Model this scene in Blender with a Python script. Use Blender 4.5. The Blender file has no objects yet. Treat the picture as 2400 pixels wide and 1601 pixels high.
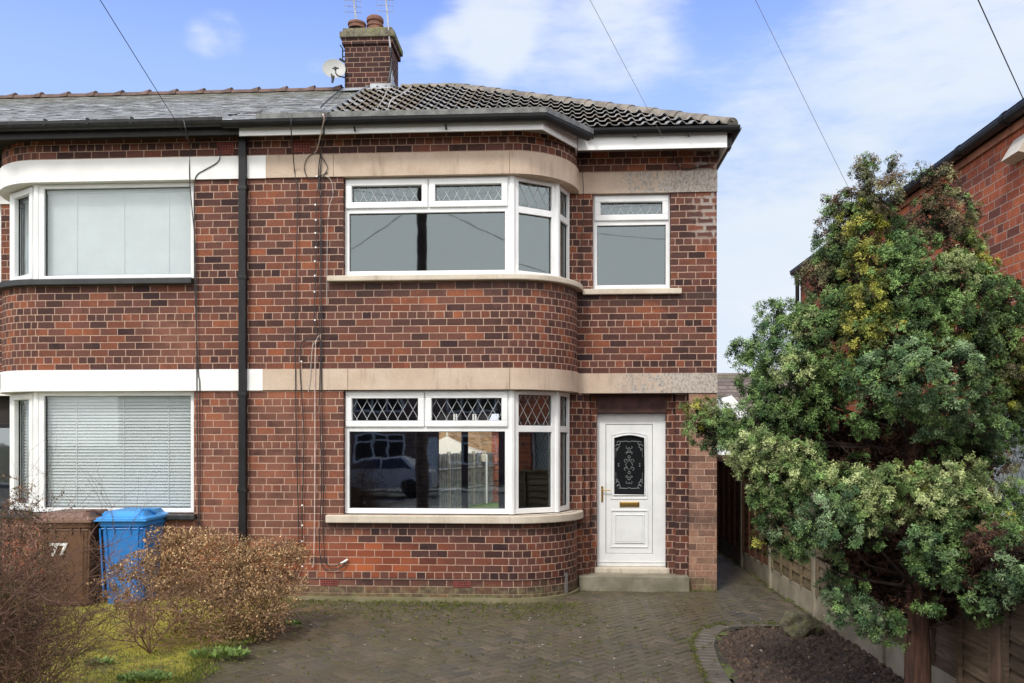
import bpy, bmesh, math, random
import numpy as np
from mathutils import Vector
random.seed(7); rng = np.random.default_rng(11)
PI = math.pi
scene = bpy.context.scene
# ---------------------------------------------------------------- camera
TH = math.radians(3.28); FPX = 1950.0; HV = 1035.0; CAM = (0.0, -10.1, 1.95)
cam = bpy.data.cameras.new('camera'); camo = bpy.data.objects.new('camera', cam)
scene.collection.objects.link(camo); scene.camera = camo
camo.location = CAM; camo.rotation_euler = (PI/2, 0, TH)
cam.sensor_width = 36; cam.lens = FPX/2400*36
cam.shift_y = (HV-800.5)/2400
cam.clip_start = 0.05; cam.clip_end = 2000

# ---------------------------------------------------------------- node helpers
class NT:
    def __init__(s, nt): s.nt = nt
    def n(s, typ, **kw):
        nd = s.nt.nodes.new(typ)
        for k, v in kw.items(): setattr(nd, k, v)
        return nd
    def setin(s, sock, v):
        if isinstance(v, (bpy.types.NodeSocket,)): s.nt.links.new(v, sock)
        else: sock.default_value = v
    def m(s, op, a, b=0.0, c=0.0, clamp=False):
        nd = s.n('ShaderNodeMath', operation=op, use_clamp=clamp)
        s.setin(nd.inputs[0], a); s.setin(nd.inputs[1], b); s.setin(nd.inputs[2], c)
        return nd.outputs[0]
    def vm(s, op, a, b=(0,0,0), out=0):
        nd = s.n('ShaderNodeVectorMath', operation=op)
        s.setin(nd.inputs[0], a); s.setin(nd.inputs[1], b)
        return nd.outputs[out]
    def xyz(s, v):
        nd = s.n('ShaderNodeSeparateXYZ'); s.setin(nd.inputs[0], v); return nd.outputs
    def comb(s, x, y, z=0.0):
        nd = s.n('ShaderNodeCombineXYZ')
        for i, v in enumerate((x, y, z)): s.setin(nd.inputs[i], v)
        return nd.outputs[0]
    def noise(s, vec, scale, detail=4.0, rough=0.55, out=0, dist=0.0):
        nd = s.n('ShaderNodeTexNoise')
        if vec is not None: s.setin(nd.inputs['Vector'], vec)
        nd.inputs['Scale'].default_value = scale; nd.inputs['Detail'].default_value = detail
        nd.inputs['Roughness'].default_value = rough; nd.inputs['Distortion'].default_value = dist
        return nd.outputs[out]
    def white(s, vec, out=0):
        nd = s.n('ShaderNodeTexWhiteNoise', noise_dimensions='3D'); s.setin(nd.inputs[0], vec); return nd.outputs[out]
    def mix(s, f, a, b, blend='MIX'):
        nd = s.n('ShaderNodeMix', data_type='RGBA', blend_type=blend)
        nd.clamp_factor = True
        s.setin(nd.inputs[0], f); s.setin(nd.inputs[6], c4(a)); s.setin(nd.inputs[7], c4(b))
        return nd.outputs[2]
    def ss(s, v, a, b):      # smooth step
        nd = s.n('ShaderNodeMapRange', interpolation_type='SMOOTHSTEP')
        s.setin(nd.inputs[0], v); s.setin(nd.inputs[1], a); s.setin(nd.inputs[2], b)
        return nd.outputs[0]
    def ramp(s, f, stops, const=False):
        nd = s.n('ShaderNodeValToRGB'); cr = nd.color_ramp
        if const: cr.interpolation = 'CONSTANT'
        while len(cr.elements) < len(stops): cr.elements.new(0.5)
        for e, (p, c) in zip(cr.elements, stops): e.position = p; e.color = c4(c)
        s.setin(nd.inputs[0], f); return nd.outputs[0]
    def bump(s, h, strength=0.3, dist=0.01, normal=None):
        nd = s.n('ShaderNodeBump'); nd.inputs['Strength'].default_value = strength
        nd.inputs['Distance'].default_value = dist; s.setin(nd.inputs['Height'], h)
        if normal is not None: s.setin(nd.inputs['Normal'], normal)
        return nd.outputs[0]
def c4(c):
    if isinstance(c, bpy.types.NodeSocket): return c
    if isinstance(c, (int, float)): return (c, c, c, 1)
    return tuple(c)+(1,) if len(c) == 3 else tuple(c)

# ---------------------------------------------------------------- world
SUN_EL = math.radians(48); SUN_AZ = math.radians(205)   # azimuth clockwise from +Y
world = bpy.data.worlds.new('World'); scene.world = world; world.use_nodes = True
wn = world.node_tree; wn.nodes.clear(); W = NT(wn)
def build_world():
    sky = W.n('ShaderNodeTexSky', sky_type='NISHITA', sun_disc=False)
    sky.sun_elevation = SUN_EL; sky.sun_rotation = SUN_AZ; sky.air_density = 1.0; sky.dust_density = 0.6; sky.ozone_density = 2.0
    d = W.n('ShaderNodeTexCoord').outputs['Generated']
    d = W.vm('NORMALIZE', d)
    x, y, z = W.xyz(d)
    base = W.mix(1.0, sky.outputs[0], (1.22, 1.20, 1.66), 'MULTIPLY')
    base = W.mix(W.ss(z, 0.52, 0.30), base, (2.35, 3.35, 5.35))
    base = W.mix(W.ss(z, 0.30, 0.06), base, (4.2, 4.7, 5.3))
    # clouds
    wv = W.noise(d, 2.2, 3, 0.5, out=1)
    dw = W.vm('ADD', d, W.vm('SCALE', W.vm('SUBTRACT', wv, (0.5, 0.5, 0.5))))
    W.nt.nodes[-1].inputs[3].default_value = 0.35
    sq = W.vm('MULTIPLY', d, (1.0, 1.0, 2.6))
    n1 = W.noise(W.vm('ADD', sq, W.vm('MULTIPLY', wv, (0.5, 0.5, 0.5))), 2.6, 7, 0.56)
    n2 = W.noise(W.vm('MULTIPLY', sq, (1, 1, 1.6)), 11.0, 7, 0.65)
    nn = W.m('ADD', W.m('MULTIPLY', n1, 0.72), W.m('MULTIPLY', n2, 0.28))
    # more cloud to the right (+x) and near the right horizon, clear to the upper left
    bias = W.m('ADD', W.m('MULTIPLY', x, 0.16), W.m('MULTIPLY', W.ss(z, 0.40, 0.08), 0.16))
    bias = W.m('SUBTRACT', bias, W.m('MULTIPLY', W.ss(x, -0.02, -0.35), 0.03))
    def blob(px, py, r, s):
        v = Vector(raydir(px, py)).normalized()
        dot = W.vm('DOT_PRODUCT', d, tuple(v), out=1)
        return W.m('MULTIPLY', W.ss(dot, math.cos(r), math.cos(r*0.15)), s)
    for a in ((1330, 40, .15, .15), (1480, 20, .10, .08), (1500, 60, .10, .07), (1180, 100, .04, .10), (1180, 20, .06, .10), (1100, 80, .045, .08), (1030, 110, .035, .10), (1230, 20, .12, .07), (960, 175, .05, .16), (510, 30, .05, .12), (510, 95, .04, .11), (440, 110, .04, .13), (265, 35, .03, .12), (200, 75, .02, .09),
              (1130, 190, .04, .11), (1900, 300, .30, .06), (1750, 560, .25, .10), (2300, 30, .16, .13), (1800, 420, .2, .05), (1700, 80, .12, -.09), (1450, 230, .12, -.05), (760, 190, .04, .10)):
        bias = W.m('ADD', bias, blob(*a))
    back = W.ss(y, 0.25, -0.35)
    cov = W.ss(W.m('ADD', nn, bias), 0.545, 0.83)
    cov = W.m('MAXIMUM', W.m('MULTIPLY', cov, 0.93), back)
    cl = W.mix(W.noise(sq, 5.0, 5, 0.6), (3.9, 4.45, 5.2), (4.75, 5.0, 5.3))
    cl = W.mix(back, cl, (10.5, 10.6, 10.7))
    col = W.mix(cov, base, cl)
    bg = W.n('ShaderNodeBackground'); bg.inputs[1].default_value = 0.1
    W.setin(bg.inputs[0], col)
    out = W.n('ShaderNodeOutputWorld'); wn.links.new(bg.outputs[0], out.inputs[0])
def raydir(u, v):
    r = (u-1200)/FPX; s_, c_ = math.sin(TH), math.cos(TH)
    return (-s_+r*c_, c_+r*s_, (HV-v)/FPX)
build_world()
sl = bpy.data.lights.new('sun', 'SUN'); sl.energy = 1.3; sl.angle = math.radians(10); sl.color = (1.0, 0.965, 0.91)
so = bpy.data.objects.new('sun', sl); scene.collection.objects.link(so)
sd = Vector((math.sin(SUN_AZ)*math.cos(SUN_EL), math.cos(SUN_AZ)*math.cos(SUN_EL), math.sin(SUN_EL)))
so.rotation_euler = sd.to_track_quat('Z', 'Y').to_euler()
so.location = (-8, -30, 30)
vs = scene.view_settings; vs.view_transform = 'Standard'; vs.look = 'None'; vs.exposure = 0.9; vs.gamma = 1.0
scene.cycles.max_bounces = 8; scene.cycles.transparent_max_bounces = 16

# ---------------------------------------------------------------- geometry helpers
C = scene.collection
def onp(u, v, ax, val):
    d = raydir(u, v); t = (val-CAM[ax])/d[ax]; return Vector([CAM[i]+t*d[i] for i in range(3)])
def atD(u, v, D):
    d = raydir(u, v); return Vector([CAM[i]+D*d[i] for i in range(3)])
def vq(u, v): return u*1.02085, v*1.02085    # coordinates read off the 2351 px view

def tag(o, label=None, cat=None, group=None, kind=None):
    if label: o['label'] = label
    if cat: o['category'] = cat
    if group: o['group'] = group
    if kind: o['kind'] = kind
    return o
def empty(name, loc, label, cat, group=None):
    o = bpy.data.objects.new(name, None); C.objects.link(o); o.location = loc; o.empty_display_size = 0.2
    return tag(o, label, cat, group)

class MB:
    def __init__(s): s.v = []; s.f = []; s.uv = []; s.col = []; s.smooth = False
    def quad(s, pts, uv=None, col=None):
        b = len(s.v); s.v += [tuple(p) for p in pts]; s.f.append(tuple(range(b, b+len(pts))))
        s.uv.append(uv if uv else [(p[0], p[2]) for p in pts]); s.col.append(col if col else (1, 1, 1, 1))
    def mesh(s, vs_, fs, col=None, uvf=None):
        b = len(s.v); s.v += [tuple(p) for p in vs_]
        for f in fs:
            s.f.append(tuple(b+i for i in f)); s.uv.append([(uvf(vs_[i]) if uvf else (vs_[i][0], vs_[i][2])) for i in f]); s.col.append(col if col else (1, 1, 1, 1))
    def box(s, x0, x1, y0, y1, z0, z1, col=None, M=None, bev=0.0):
        if bev > 0:
            bm = bmesh.new(); bmesh.ops.create_cube(bm, size=1)
            for v in bm.verts: v.co = Vector(((x0+x1)/2+v.co.x*(x1-x0), (y0+y1)/2+v.co.y*(y1-y0), (z0+z1)/2+v.co.z*(z1-z0)))
            bmesh.ops.bevel(bm, geom=bm.edges[:], offset=bev, segments=2, profile=0.6, affect='EDGES')
            vs_ = [v.co.copy() for v in bm.verts]; fs = [[v.index for v in f.verts] for f in bm.faces]; bm.free()
        else:
            vs_ = [Vector(p) for p in ((x0, y0, z0), (x1, y0, z0), (x1, y1, z0), (x0, y1, z0), (x0, y0, z1), (x1, y0, z1), (x1, y1, z1), (x0, y1, z1))]
            fs = [(0, 3, 2, 1), (4, 5, 6, 7), (0, 1, 5, 4), (1, 2, 6, 5), (2, 3, 7, 6), (3, 0, 4, 7)]
        loc = vs_
        if M: vs_ = [M(p) for p in vs_]
        s.mesh(vs_, fs, col, None)
    def tube(s, pts, r, n=6, col=None, cap=True):
        pts = [Vector(p) for p in pts]; rs = r if isinstance(r, (list, tuple)) else [r]*len(pts)
        ring = []; b = len(s.v); up = Vector((0, 0, 1))
        for i, p in enumerate(pts):
            t = (pts[min(i+1, len(pts)-1)]-pts[max(i-1, 0)])
            if t.length < 1e-9: t = Vector((0, 0, 1))
            t.normalize(); a = t.cross(up)
            if a.length < 0.05: a = t.cross(Vector((1, 0, 0)))
            a.normalize(); bb = t.cross(a)
            for k in range(n):
                an = 2*PI*k/n; s.v.append(tuple(p+(a*math.cos(an)+bb*math.sin(an))*rs[i]))
        cc = col if col else (1, 1, 1, 1)
        for i in range(len(pts)-1):
            for k in range(n):
                s.f.append((b+i*n+k, b+i*n+(k+1) % n, b+(i+1)*n+(k+1) % n, b+(i+1)*n+k)); s.uv.append([(0, 0)]*4); s.col.append(cc)
        if cap:
            s.f.append(tuple(b+k for k in range(n))[::-1]); s.uv.append([(0, 0)]*n); s.col.append(cc)
            e = b+(len(pts)-1)*n
            s.f.append(tuple(e+k for k in range(n))); s.uv.append([(0, 0)]*n); s.col.append(cc)
    def lathe(s, c, prof, n=20, axis=None, col=None):
        b = len(s.v); c = Vector(c)
        for (r, z) in prof:
            for k in range(n):
                a = 2*PI*k/n; p = Vector((r*math.cos(a), r*math.sin(a), z))
                if axis is not None: p = axis @ p
                s.v.append(tuple(c+p))
        cc = col if col else (1, 1, 1, 1)
        for i in range(len(prof)-1):
            for k in range(n):
                s.f.append((b+i*n+k, b+i*n+(k+1) % n, b+(i+1)*n+(k+1) % n, b+(i+1)*n+k)); s.uv.append([(0, 0)]*4); s.col.append(cc)
        s.f.append(tuple(b+(len(prof)-1)*n+k for k in range(n))); s.uv.append([(0, 0)]*n); s.col.append(cc)
    def build(s, name, mat, parent=None, smooth=False, fix=False, **kw):
        me = bpy.data.meshes.new(name); me.from_pydata(s.v, [], s.f); me.update()
        uvl = me.uv_layers.new(name='UVMap'); uvl.data.foreach_set('uv', [c for f in s.uv for p in f for c in p])
        ca = me.color_attributes.new(name='Col', type='FLOAT_COLOR', domain='CORNER')
        ca.data.foreach_set('color', [c for f, cl in zip(s.f, s.col) for _ in f for c in (tuple(cl)+(1,))[:4]])
        if smooth: me.polygons.foreach_set('use_smooth', [True]*len(me.polygons))
        if fix:
            bm = bmesh.new(); bm.from_mesh(me); bmesh.ops.remove_doubles(bm, verts=bm.verts, dist=1e-5); bmesh.ops.recalc_face_normals(bm, faces=bm.faces); bm.to_mesh(me); bm.free()
        me.materials.append(mat)
        o = bpy.data.objects.new(name, me); C.objects.link(o)
        if parent is not None:
            o.parent = parent
            off = Vector((0, 0, 0)); q = parent
            while q is not None: off += q.location; q = q.parent
            me.transform(__import__('mathutils').Matrix.Translation(-off)); 
        return tag(o, **kw)
def np_mesh(name, V, F, mat, parent=None, col=None, **kw):   # V (n,3), F (m,4) arrays, col (m,3)
    me = bpy.data.meshes.new(name)
    off = np.zeros(3); q = parent
    while q is not None: off += np.array(q.location); q = q.parent
    V = V-off; k = F.shape[1]
    me.vertices.add(len(V)); me.vertices.foreach_set('co', V.astype(np.float32).ravel())
    me.loops.add(F.size); me.loops.foreach_set('vertex_index', F.astype(np.int32).ravel())
    me.polygons.add(len(F)); me.polygons.foreach_set('loop_start', (np.arange(len(F))*k).astype(np.int32))
    me.update(calc_edges=True)
    if col is not None:
        ca = me.color_attributes.new(name='Col', type='FLOAT_COLOR', domain='CORNER')
        c = np.ones((len(F), k, 4), np.float32); c[..., :3] = np.asarray(col)[:, None, :] if np.asarray(col).ndim == 2 else np.asarray(col)
        ca.data.foreach_set('color', c.ravel())
    me.materials.append(mat)
    o = bpy.data.objects.new(name, me); C.objects.link(o)
    if parent is not None: o.parent = parent
    return tag(o, **kw)

# ---------------------------------------------------------------- materials
def mat(name):
    m = bpy.data.materials.new(name); m.use_nodes = True; nt = m.node_tree; nt.nodes.clear()
    return m, NT(nt)
def finish(m, N, color, rough=0.6, normal=None, metallic=0.0, spec=0.5, trans=None):
    p = N.n('ShaderNodeBsdfPrincipled'); N.setin(p.inputs['Base Color'], c4(color)); N.setin(p.inputs['Roughness'], rough)
    p.inputs['Metallic'].default_value = metallic; p.inputs['Specular IOR Level'].default_value = spec
    if normal is not None: N.setin(p.inputs['Normal'], normal)
    out = N.n('ShaderNodeOutputMaterial'); N.nt.links.new(p.outputs[0], out.inputs[0]); return m
def plain(name, col, rough=0.5, var=0.15, scale=8.0, bump=0.0, metallic=0.0, spec=0.5, bscale=60.0):
    m, N = mat(name); pos = N.n('ShaderNodeNewGeometry').outputs['Position']
    n = N.noise(pos, scale, 5, 0.6)
    dark = tuple(c*(1-var) for c in col); lite = tuple(min(1, c*(1+var)) for c in col)
    cc = N.mix(N.ss(n, 0.3, 0.7), dark, lite)
    nm = None
    if bump > 0: nm = N.bump(N.noise(pos, bscale, 4, 0.6), bump, 0.01)
    return finish(m, N, cc, rough, nm, metallic, spec)

BH = 0.0886; BW = 0.225
def brick(name, header=False, palette=0, plinth=False, mortar=(.45, .30, .225), mw=0.0068, swap=0):
    m, N = mat(name)
    uv = N.n('ShaderNodeUVMap', uv_map='UVMap').outputs[0]
    pos = N.n('ShaderNodeNewGeometry').outputs['Position']
    wob = N.noise(pos, 14.0, 3, 0.6, out=1)
    wx, wy, wz = N.xyz(N.vm('SUBTRACT', wob, (.5, .5, .5)))
    u, v, _ = N.xyz(uv)
    u = N.m('ADD', u, N.m('MULTIPLY', wx, 0.010)); v = N.m('ADD', v, N.m('MULTIPLY', wy, 0.008))
    zr = N.m('DIVIDE', v, BH); row = N.m('FLOOR', zr); fz = N.m('FRACT', zr)
    if header: hd = 1.0
    else:
        hd = N.m('COMPARE', N.m('MODULO', N.m('ADD', row, 3.0), 6.0), 0.0, 0.5)
    wd = BW/2 if header else N.m('SUBTRACT', BW, N.m('MULTIPLY', hd, BW/2))
    par = N.m('MODULO', row, 2.0)
    rj = N.white(N.comb(row, 3.7, 1.3))
    sh = N.m('ADD', N.m('MULTIPLY', par, 0.5), N.m('MULTIPLY', rj, 0.16))
    if header: sh = N.m('MULTIPLY', par, 0.5)
    xr = N.m('ADD', N.m('DIVIDE', u, wd), sh); col = N.m('FLOOR', xr); fx = N.m('FRACT', xr)
    dx = N.m('MULTIPLY', N.m('MINIMUM', fx, N.m('SUBTRACT', 1.0, fx)), wd)
    dz = N.m('MULTIPLY', N.m('MINIMUM', fz, N.m('SUBTRACT', 1.0, fz)), BH)
    edge = N.m('ADD', N.m('MINIMUM', dx, dz), N.m('MULTIPLY', N.m('SUBTRACT', N.noise(pos, 55.0, 3, 0.7), 0.5), 0.008))
    mor = N.ss(edge, mw*0.95, mw*0.45)
    idv = N.comb(col, row, hd); r1 = N.white(idv); r2 = N.white(N.vm('ADD', idv, (7.1, 3.3, 2.2)))
    big = N.noise(pos, 0.9, 3, 0.6)
    f = N.m('ADD', r1, N.m('MULTIPLY', N.m('SUBTRACT', big, 0.5), 0.9), clamp=True)
    if palette == 0:
        st = [(0, (.038, .019, .020)), (.10, (.062, .030, .027)), (.22, (.092, .043, .036)), (.38, (.130, .053, .040)), (.56, (.160, .066, .050)), (.72, (.190, .064, .038)), (.86, (.245, .082, .044)), (.96, (.31, .100, .046))]
    elif palette == 1:   # right neighbour, orange red
        st = [(0, (.20, .075, .05)), (.12, (.32, .11, .065)), (.3, (.44, .125, .060)), (.6, (.52, .145, .065)), (.85, (.58, .18, .075))]
    elif palette == 2:   # pier beside the door, paler
        st = [(0, (.20, .115, .08)), (.15, (.27, .16, .11)), (.35, (.34, .20, .135)), (.6, (.37, .205, .135)), (.85, (.43, .26, .17))]
    elif palette == 3:   # chimney, dark
        st = [(0, (.030, .015, .016)), (.3, (.055, .022, .020)), (.6, (.085, .030, .024)), (.85, (.12, .038, .028))]
    else:                # yellow buff
        st = [(0, (.30, .18, .08)), (.3, (.42, .26, .12)), (.6, (.48, .30, .15))]
    bc = N.ramp(f, st, const=True)
    if palette == 0: bc = N.mix(.04, bc, (.125, .085, .066))
    inner = N.noise(pos, 38.0, 5, 0.7)
    bc = N.mix(N.ss(inner, 0.35, 0.75), N.mix(1.0, bc, (0.74, 0.74, 0.78), 'MULTIPLY'), N.mix(1.0, bc, (1.22, 1.18, 1.15), 'MULTIPLY'))
    bc = N.mix(N.m("MULTIPLY", r2, 0.30), bc, (.185, .078, .048)) if palette == 0 else bc
    if palette == 3: bc = N.mix(.55, bc, (.045, .022, .018))
    x, y, z = N.xyz(pos)
    if palette == 0:      # the wall's orange course patch low down, a chalky bloom left of centre
        om = N.m('MULTIPLY', N.ss(z, .27, .30), N.ss(z, .80, .62)); om = N.m('MULTIPLY', om, N.ss(x, -0.7, -2.4))
        pick = N.m('GREATER_THAN', r2, 0.25)
        bc = N.mix(N.m('MULTIPLY', N.m('MULTIPLY', om, pick), 0.8), bc, N.mix(r1, (.24, .06, .028), (.44, .115, .04)))
        lum = N.m('MULTIPLY', N.m('MULTIPLY', N.ss(z, 2.7, 2.5), N.ss(x, -2.4, -2.9)), 0.34)
        lum2 = N.m('MULTIPLY', N.m('MULTIPLY', N.ss(z, 3.7, 3.4), N.ss(N.m('ABSOLUTE', N.m('ADD', x, 4.8)), .7, .1)), N.ss(z, 2.8, 3.0))
        lum = N.m('MAXIMUM', lum, N.m('MULTIPLY', lum2, 0.42))
        bc = N.mix(N.m('MULTIPLY', lum, N.ss(N.noise(pos, 3.0, 4, 0.6), .25, .6)), bc, (.36, .155, .10))
        up = N.m('MULTIPLY', N.ss(z, 4.9, 5.0), N.ss(x, 1.6, 1.85))
    drift = N.noise(pos, .55, 4, .6); bc = N.mix(N.ss(drift, .35, .68), N.mix(1.0, bc, (.78, .76, .80), 'MULTIPLY'), N.mix(1.0, bc, (1.14, 1.12, 1.08), 'MULTIPLY'))
    grime = N.ss(N.noise(N.vm('MULTIPLY', pos, (1, 1, .35)), 2.2, 5, 0.65), .42, .78)
    bc = N.mix(N.m('MULTIPLY', grime, 0.28), bc, (.055, .035, .030))
    mc = N.mix(N.ss(N.noise(pos, 5.0, 5, 0.7), .35, .7), tuple(c*0.8 for c in mortar), tuple(c*1.15 for c in mortar))
    if palette == 3: mc = N.mix(.55, mc, (.20, .12, .09))
    full = N.mix(mor, bc, mc)
    if palette in (0, 2):     # grey crumbling pointing on the upper corner
        msk = N.m('MULTIPLY', N.m('MULTIPLY', N.ss(x, 1.62, 1.9), N.ss(z, 4.5, 4.7)), N.ss(N.m('MINIMUM', dx, dz), .026, .014))
        msk = N.m('MULTIPLY', msk, N.ss(N.noise(pos, 7.0, 4, 0.6), .38, .52))
        full = N.mix(N.m('MULTIPLY', msk, .9), full, (.33, .29, .26))
        # dirt and algae over the foot of the wall
        foot = N.ss(N.m('ADD', z, N.m('MULTIPLY', N.m('SUBTRACT', N.noise(pos, 4.0, 5, .65), .5), .16)), .23, .13)
        gcol = N.mix(N.ss(N.noise(pos, 11.0, 5, .7), .4, .65), (.085, .065, .042), (.21, .19, .10))
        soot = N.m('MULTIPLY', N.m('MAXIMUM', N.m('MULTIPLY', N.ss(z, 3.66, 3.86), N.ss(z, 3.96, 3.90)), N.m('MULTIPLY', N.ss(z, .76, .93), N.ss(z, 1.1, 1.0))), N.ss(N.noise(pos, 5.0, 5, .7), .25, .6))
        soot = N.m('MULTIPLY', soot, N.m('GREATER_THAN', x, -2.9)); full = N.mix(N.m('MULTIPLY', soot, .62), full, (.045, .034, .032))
        full = N.mix(N.m('MULTIPLY', foot, .62), full, gcol)
        ft2 = N.m('MULTIPLY', N.ss(z, .10, .02), N.ss(N.noise(pos, 9.0, 5, .7), .42, .6))
        full = N.mix(N.m('MULTIPLY', ft2, .8), full, (.16, .165, .055))
    h = N.m('ADD', N.m('SUBTRACT', 1.0, mor), N.m('MULTIPLY', inner, 0.35))
    nm = N.bump(h, 0.55, 0.006)
    return finish(m, N, full, 0.85, nm, spec=0.25)

def stone(name, a=(.47, .355, .27), b=(.55, .435, .34), speck=True, rough=.8, grey=0.0):
    m, N = mat(name); pos = N.n('ShaderNodeNewGeometry').outputs['Position']
    n = N.noise(pos, 3.0, 5, .6); c = N.mix(N.ss(n, .3, .7), a, b)
    if speck:
        s1 = N.noise(pos, 120.0, 2, .7); c = N.mix(N.ss(s1, .62, .72), c, tuple(x*.55 for x in a)); c = N.mix(N.ss(s1, .36, .28), c, tuple(min(1, x*1.35) for x in b))
    st = N.ss(N.noise(N.vm('MULTIPLY', pos, (6, 6, .8)), 2.0, 4, .6), .52, .75); c = N.mix(N.m('MULTIPLY', st, .42), c, (.22, .17, .12))
    if grey:
        x, y, z = N.xyz(pos)
        g = N.m('MULTIPLY', N.ss(x, .55, 1.1), N.ss(N.noise(N.vm('MULTIPLY', pos, (1, 1, .5)), 24.0, 4, .7), .40, .60))
        g = N.m('MAXIMUM', g, N.m('MULTIPLY', N.ss(x, 1.25, 1.5), .75))
        sp = N.ss(N.noise(N.vm('MULTIPLY', pos, (1, 1, .6)), 42.0, 3, .8), .44, .60)
        c = N.mix(N.m('MULTIPLY', g, .9), c, N.mix(sp, (.44, .42, .39), (.20, .18, .165)))
    return finish(m, N, c, rough, N.bump(N.noise(pos, 90, 3, .7), .25, .004), spec=.3)

def glass(name, refl=0.3, tint=(.93, .96, .96), wave=0.0, gcol=(.80, .86, .87)):
    m, N = mat(name); pos = N.n('ShaderNodeNewGeometry').outputs['Position']
    nm = N.bump(N.noise(pos, 2.3, 2, .4), wave, .02) if wave else None
    g = N.n('ShaderNodeBsdfGlossy'); g.inputs['Roughness'].default_value = 0.02; g.inputs['Color'].default_value = c4(gcol)
    if nm is not None: N.setin(g.inputs['Normal'], nm)
    t = N.n('ShaderNodeBsdfTransparent'); t.inputs['Color'].default_value = c4(tint)
    fr = N.n('ShaderNodeFresnel'); fr.inputs[0].default_value = 1.5
    f = N.m('ADD', refl, N.m('MULTIPLY', fr.outputs[0], 0.6), clamp=True)
    mx = N.n('ShaderNodeMixShader'); N.setin(mx.inputs[0], f); N.nt.links.new(t.outputs[0], mx.inputs[1]); N.nt.links.new(g.outputs[0], mx.inputs[2])
    o = N.n('ShaderNodeOutputMaterial'); N.nt.links.new(mx.outputs[0], o.inputs[0]); return m

def attrcol(name, rough=.7, mul=(1, 1, 1), nscale=0, spec=.3, transl=0.0, bump=0, bscale=40):
    m, N = mat(name); a = N.n('ShaderNodeVertexColor', layer_name='Col').outputs[0]
    c = N.mix(1.0, a, mul, 'MULTIPLY')
    pos = N.n('ShaderNodeNewGeometry').outputs['Position']
    if nscale:
        c = N.mix(N.ss(N.noise(pos, nscale, 5, .65), .3, .7), N.mix(1.0, c, (.72, .72, .72), 'MULTIPLY'), N.mix(1.0, c, (1.2, 1.2, 1.2), 'MULTIPLY'))
    nm = N.bump(N.noise(pos, bscale, 4, .65), bump, .01) if bump else None
    if transl:
        p = N.n('ShaderNodeBsdfPrincipled'); N.setin(p.inputs['Base Color'], c); p.inputs['Roughness'].default_value = rough; p.inputs['Specular IOR Level'].default_value = spec
        t = N.n('ShaderNodeBsdfTranslucent'); N.setin(t.inputs[0], c)
        mx = N.n('ShaderNodeMixShader'); mx.inputs[0].default_value = transl
        N.nt.links.new(p.outputs[0], mx.inputs[1]); N.nt.links.new(t.outputs[0], mx.inputs[2])
        o = N.n('ShaderNodeOutputMaterial'); N.nt.links.new(mx.outputs[0], o.inputs[0]); return m
    return finish(m, N, c, rough, nm, spec=spec)

M = {}
M['brick'] = brick('brick'); M['brick_head'] = brick('brick_headers', header=True)
M['brick_pier'] = brick('brick_pier', palette=2)
M['brick_orange'] = brick('brick_orange', palette=1, mortar=(.40, .30, .24), mw=.007)
M['brick_chim'] = brick('brick_chimney', palette=3)
M['brick_buff'] = brick('brick_buff', palette=4)
M['stone'] = stone('band_stone', grey=1.0); M['sill'] = stone('sill_stone', (.50, .43, .34), (.62, .55, .45))
M['concrete'] = stone('concrete', (.15, .135, .095), (.30, .27, .20))
M['post'] = stone('post_concrete', (.17, .145, .105), (.32, .28, .21))
M['white_paint'] = plain('white_masonry_paint', (.80, .79, .77), .7, .05, 2.5, .2)
M['upvc'] = plain('white_upvc', (.78, .785, .78), .30, .055, 3.5)
M['fascia'] = plain('fascia_white', (.84, .84, .83), .35, .05, 2.5)
M['black'] = plain('black_plastic', (.011, .011, .012), .45, .3, 5, spec=.3)
M['black_sill'] = plain('black_painted_sill', (.022, .024, .024), .5, .3, 8, .2)
M['iron'] = plain('black_iron', (.016, .016, .018), .5, .5, 14, .2)
M['gut_rim'] = plain('gutter_rim', (.13, .13, .125), .6, .4, 10, .3)
M['lead'] = plain('lead_flashing', (.33, .35, .37), .45, .2, 5, .3)
M['came'] = plain('lead_came', (.44, .46, .47), .45, .1, 5)
M['terracotta'] = plain('terracotta', (.19, .085, .055), .8, .35, 6, .4)
M['ridge'] = plain('ridge_tile', (.19, .165, .135), .85, .35, 5, .5)
M['ridge_red'] = plain('ridge_clay', (.115, .070, .055), .8, .4, 6, .4)
M['vent'] = plain('air_brick', (.20, .045, .035), .8, .25, 10)
M['dark'] = plain('dark_void', (.01, .01, .01), .9, .1)
M['brass'] = plain('brass', (.60, .38, .12), .25, .15, 10, metallic=.9)
M['cable_black'] = plain('cable_black', (.02, .02, .022), .5, .2)
M['cable_grey'] = plain('cable_grey', (.40, .37, .34), .5, .2)
M['cable_pink'] = plain('cable_pale', (.55, .42, .36), .5, .2)
M['glass_up'] = glass('glass_first_floor', .155, wave=.035, gcol=(.76, .86, .88))
M['glass_low'] = glass('glass_ground_floor', .22, wave=.06)
M['glass_blind'] = glass('glass_over_blind', .05, wave=.02)
M['blind'] = plain('blind_white', (.86, .88, .88), .6, .03, 3)
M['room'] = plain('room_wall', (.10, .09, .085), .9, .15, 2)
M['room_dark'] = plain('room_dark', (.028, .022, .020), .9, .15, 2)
M['galv'] = plain('aerial_metal', (.34, .34, .35), .4, .3, 12, metallic=.6)
M['dish'] = plain('dish_grey', (.36, .36, .34), .55, .06, 4)
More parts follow.
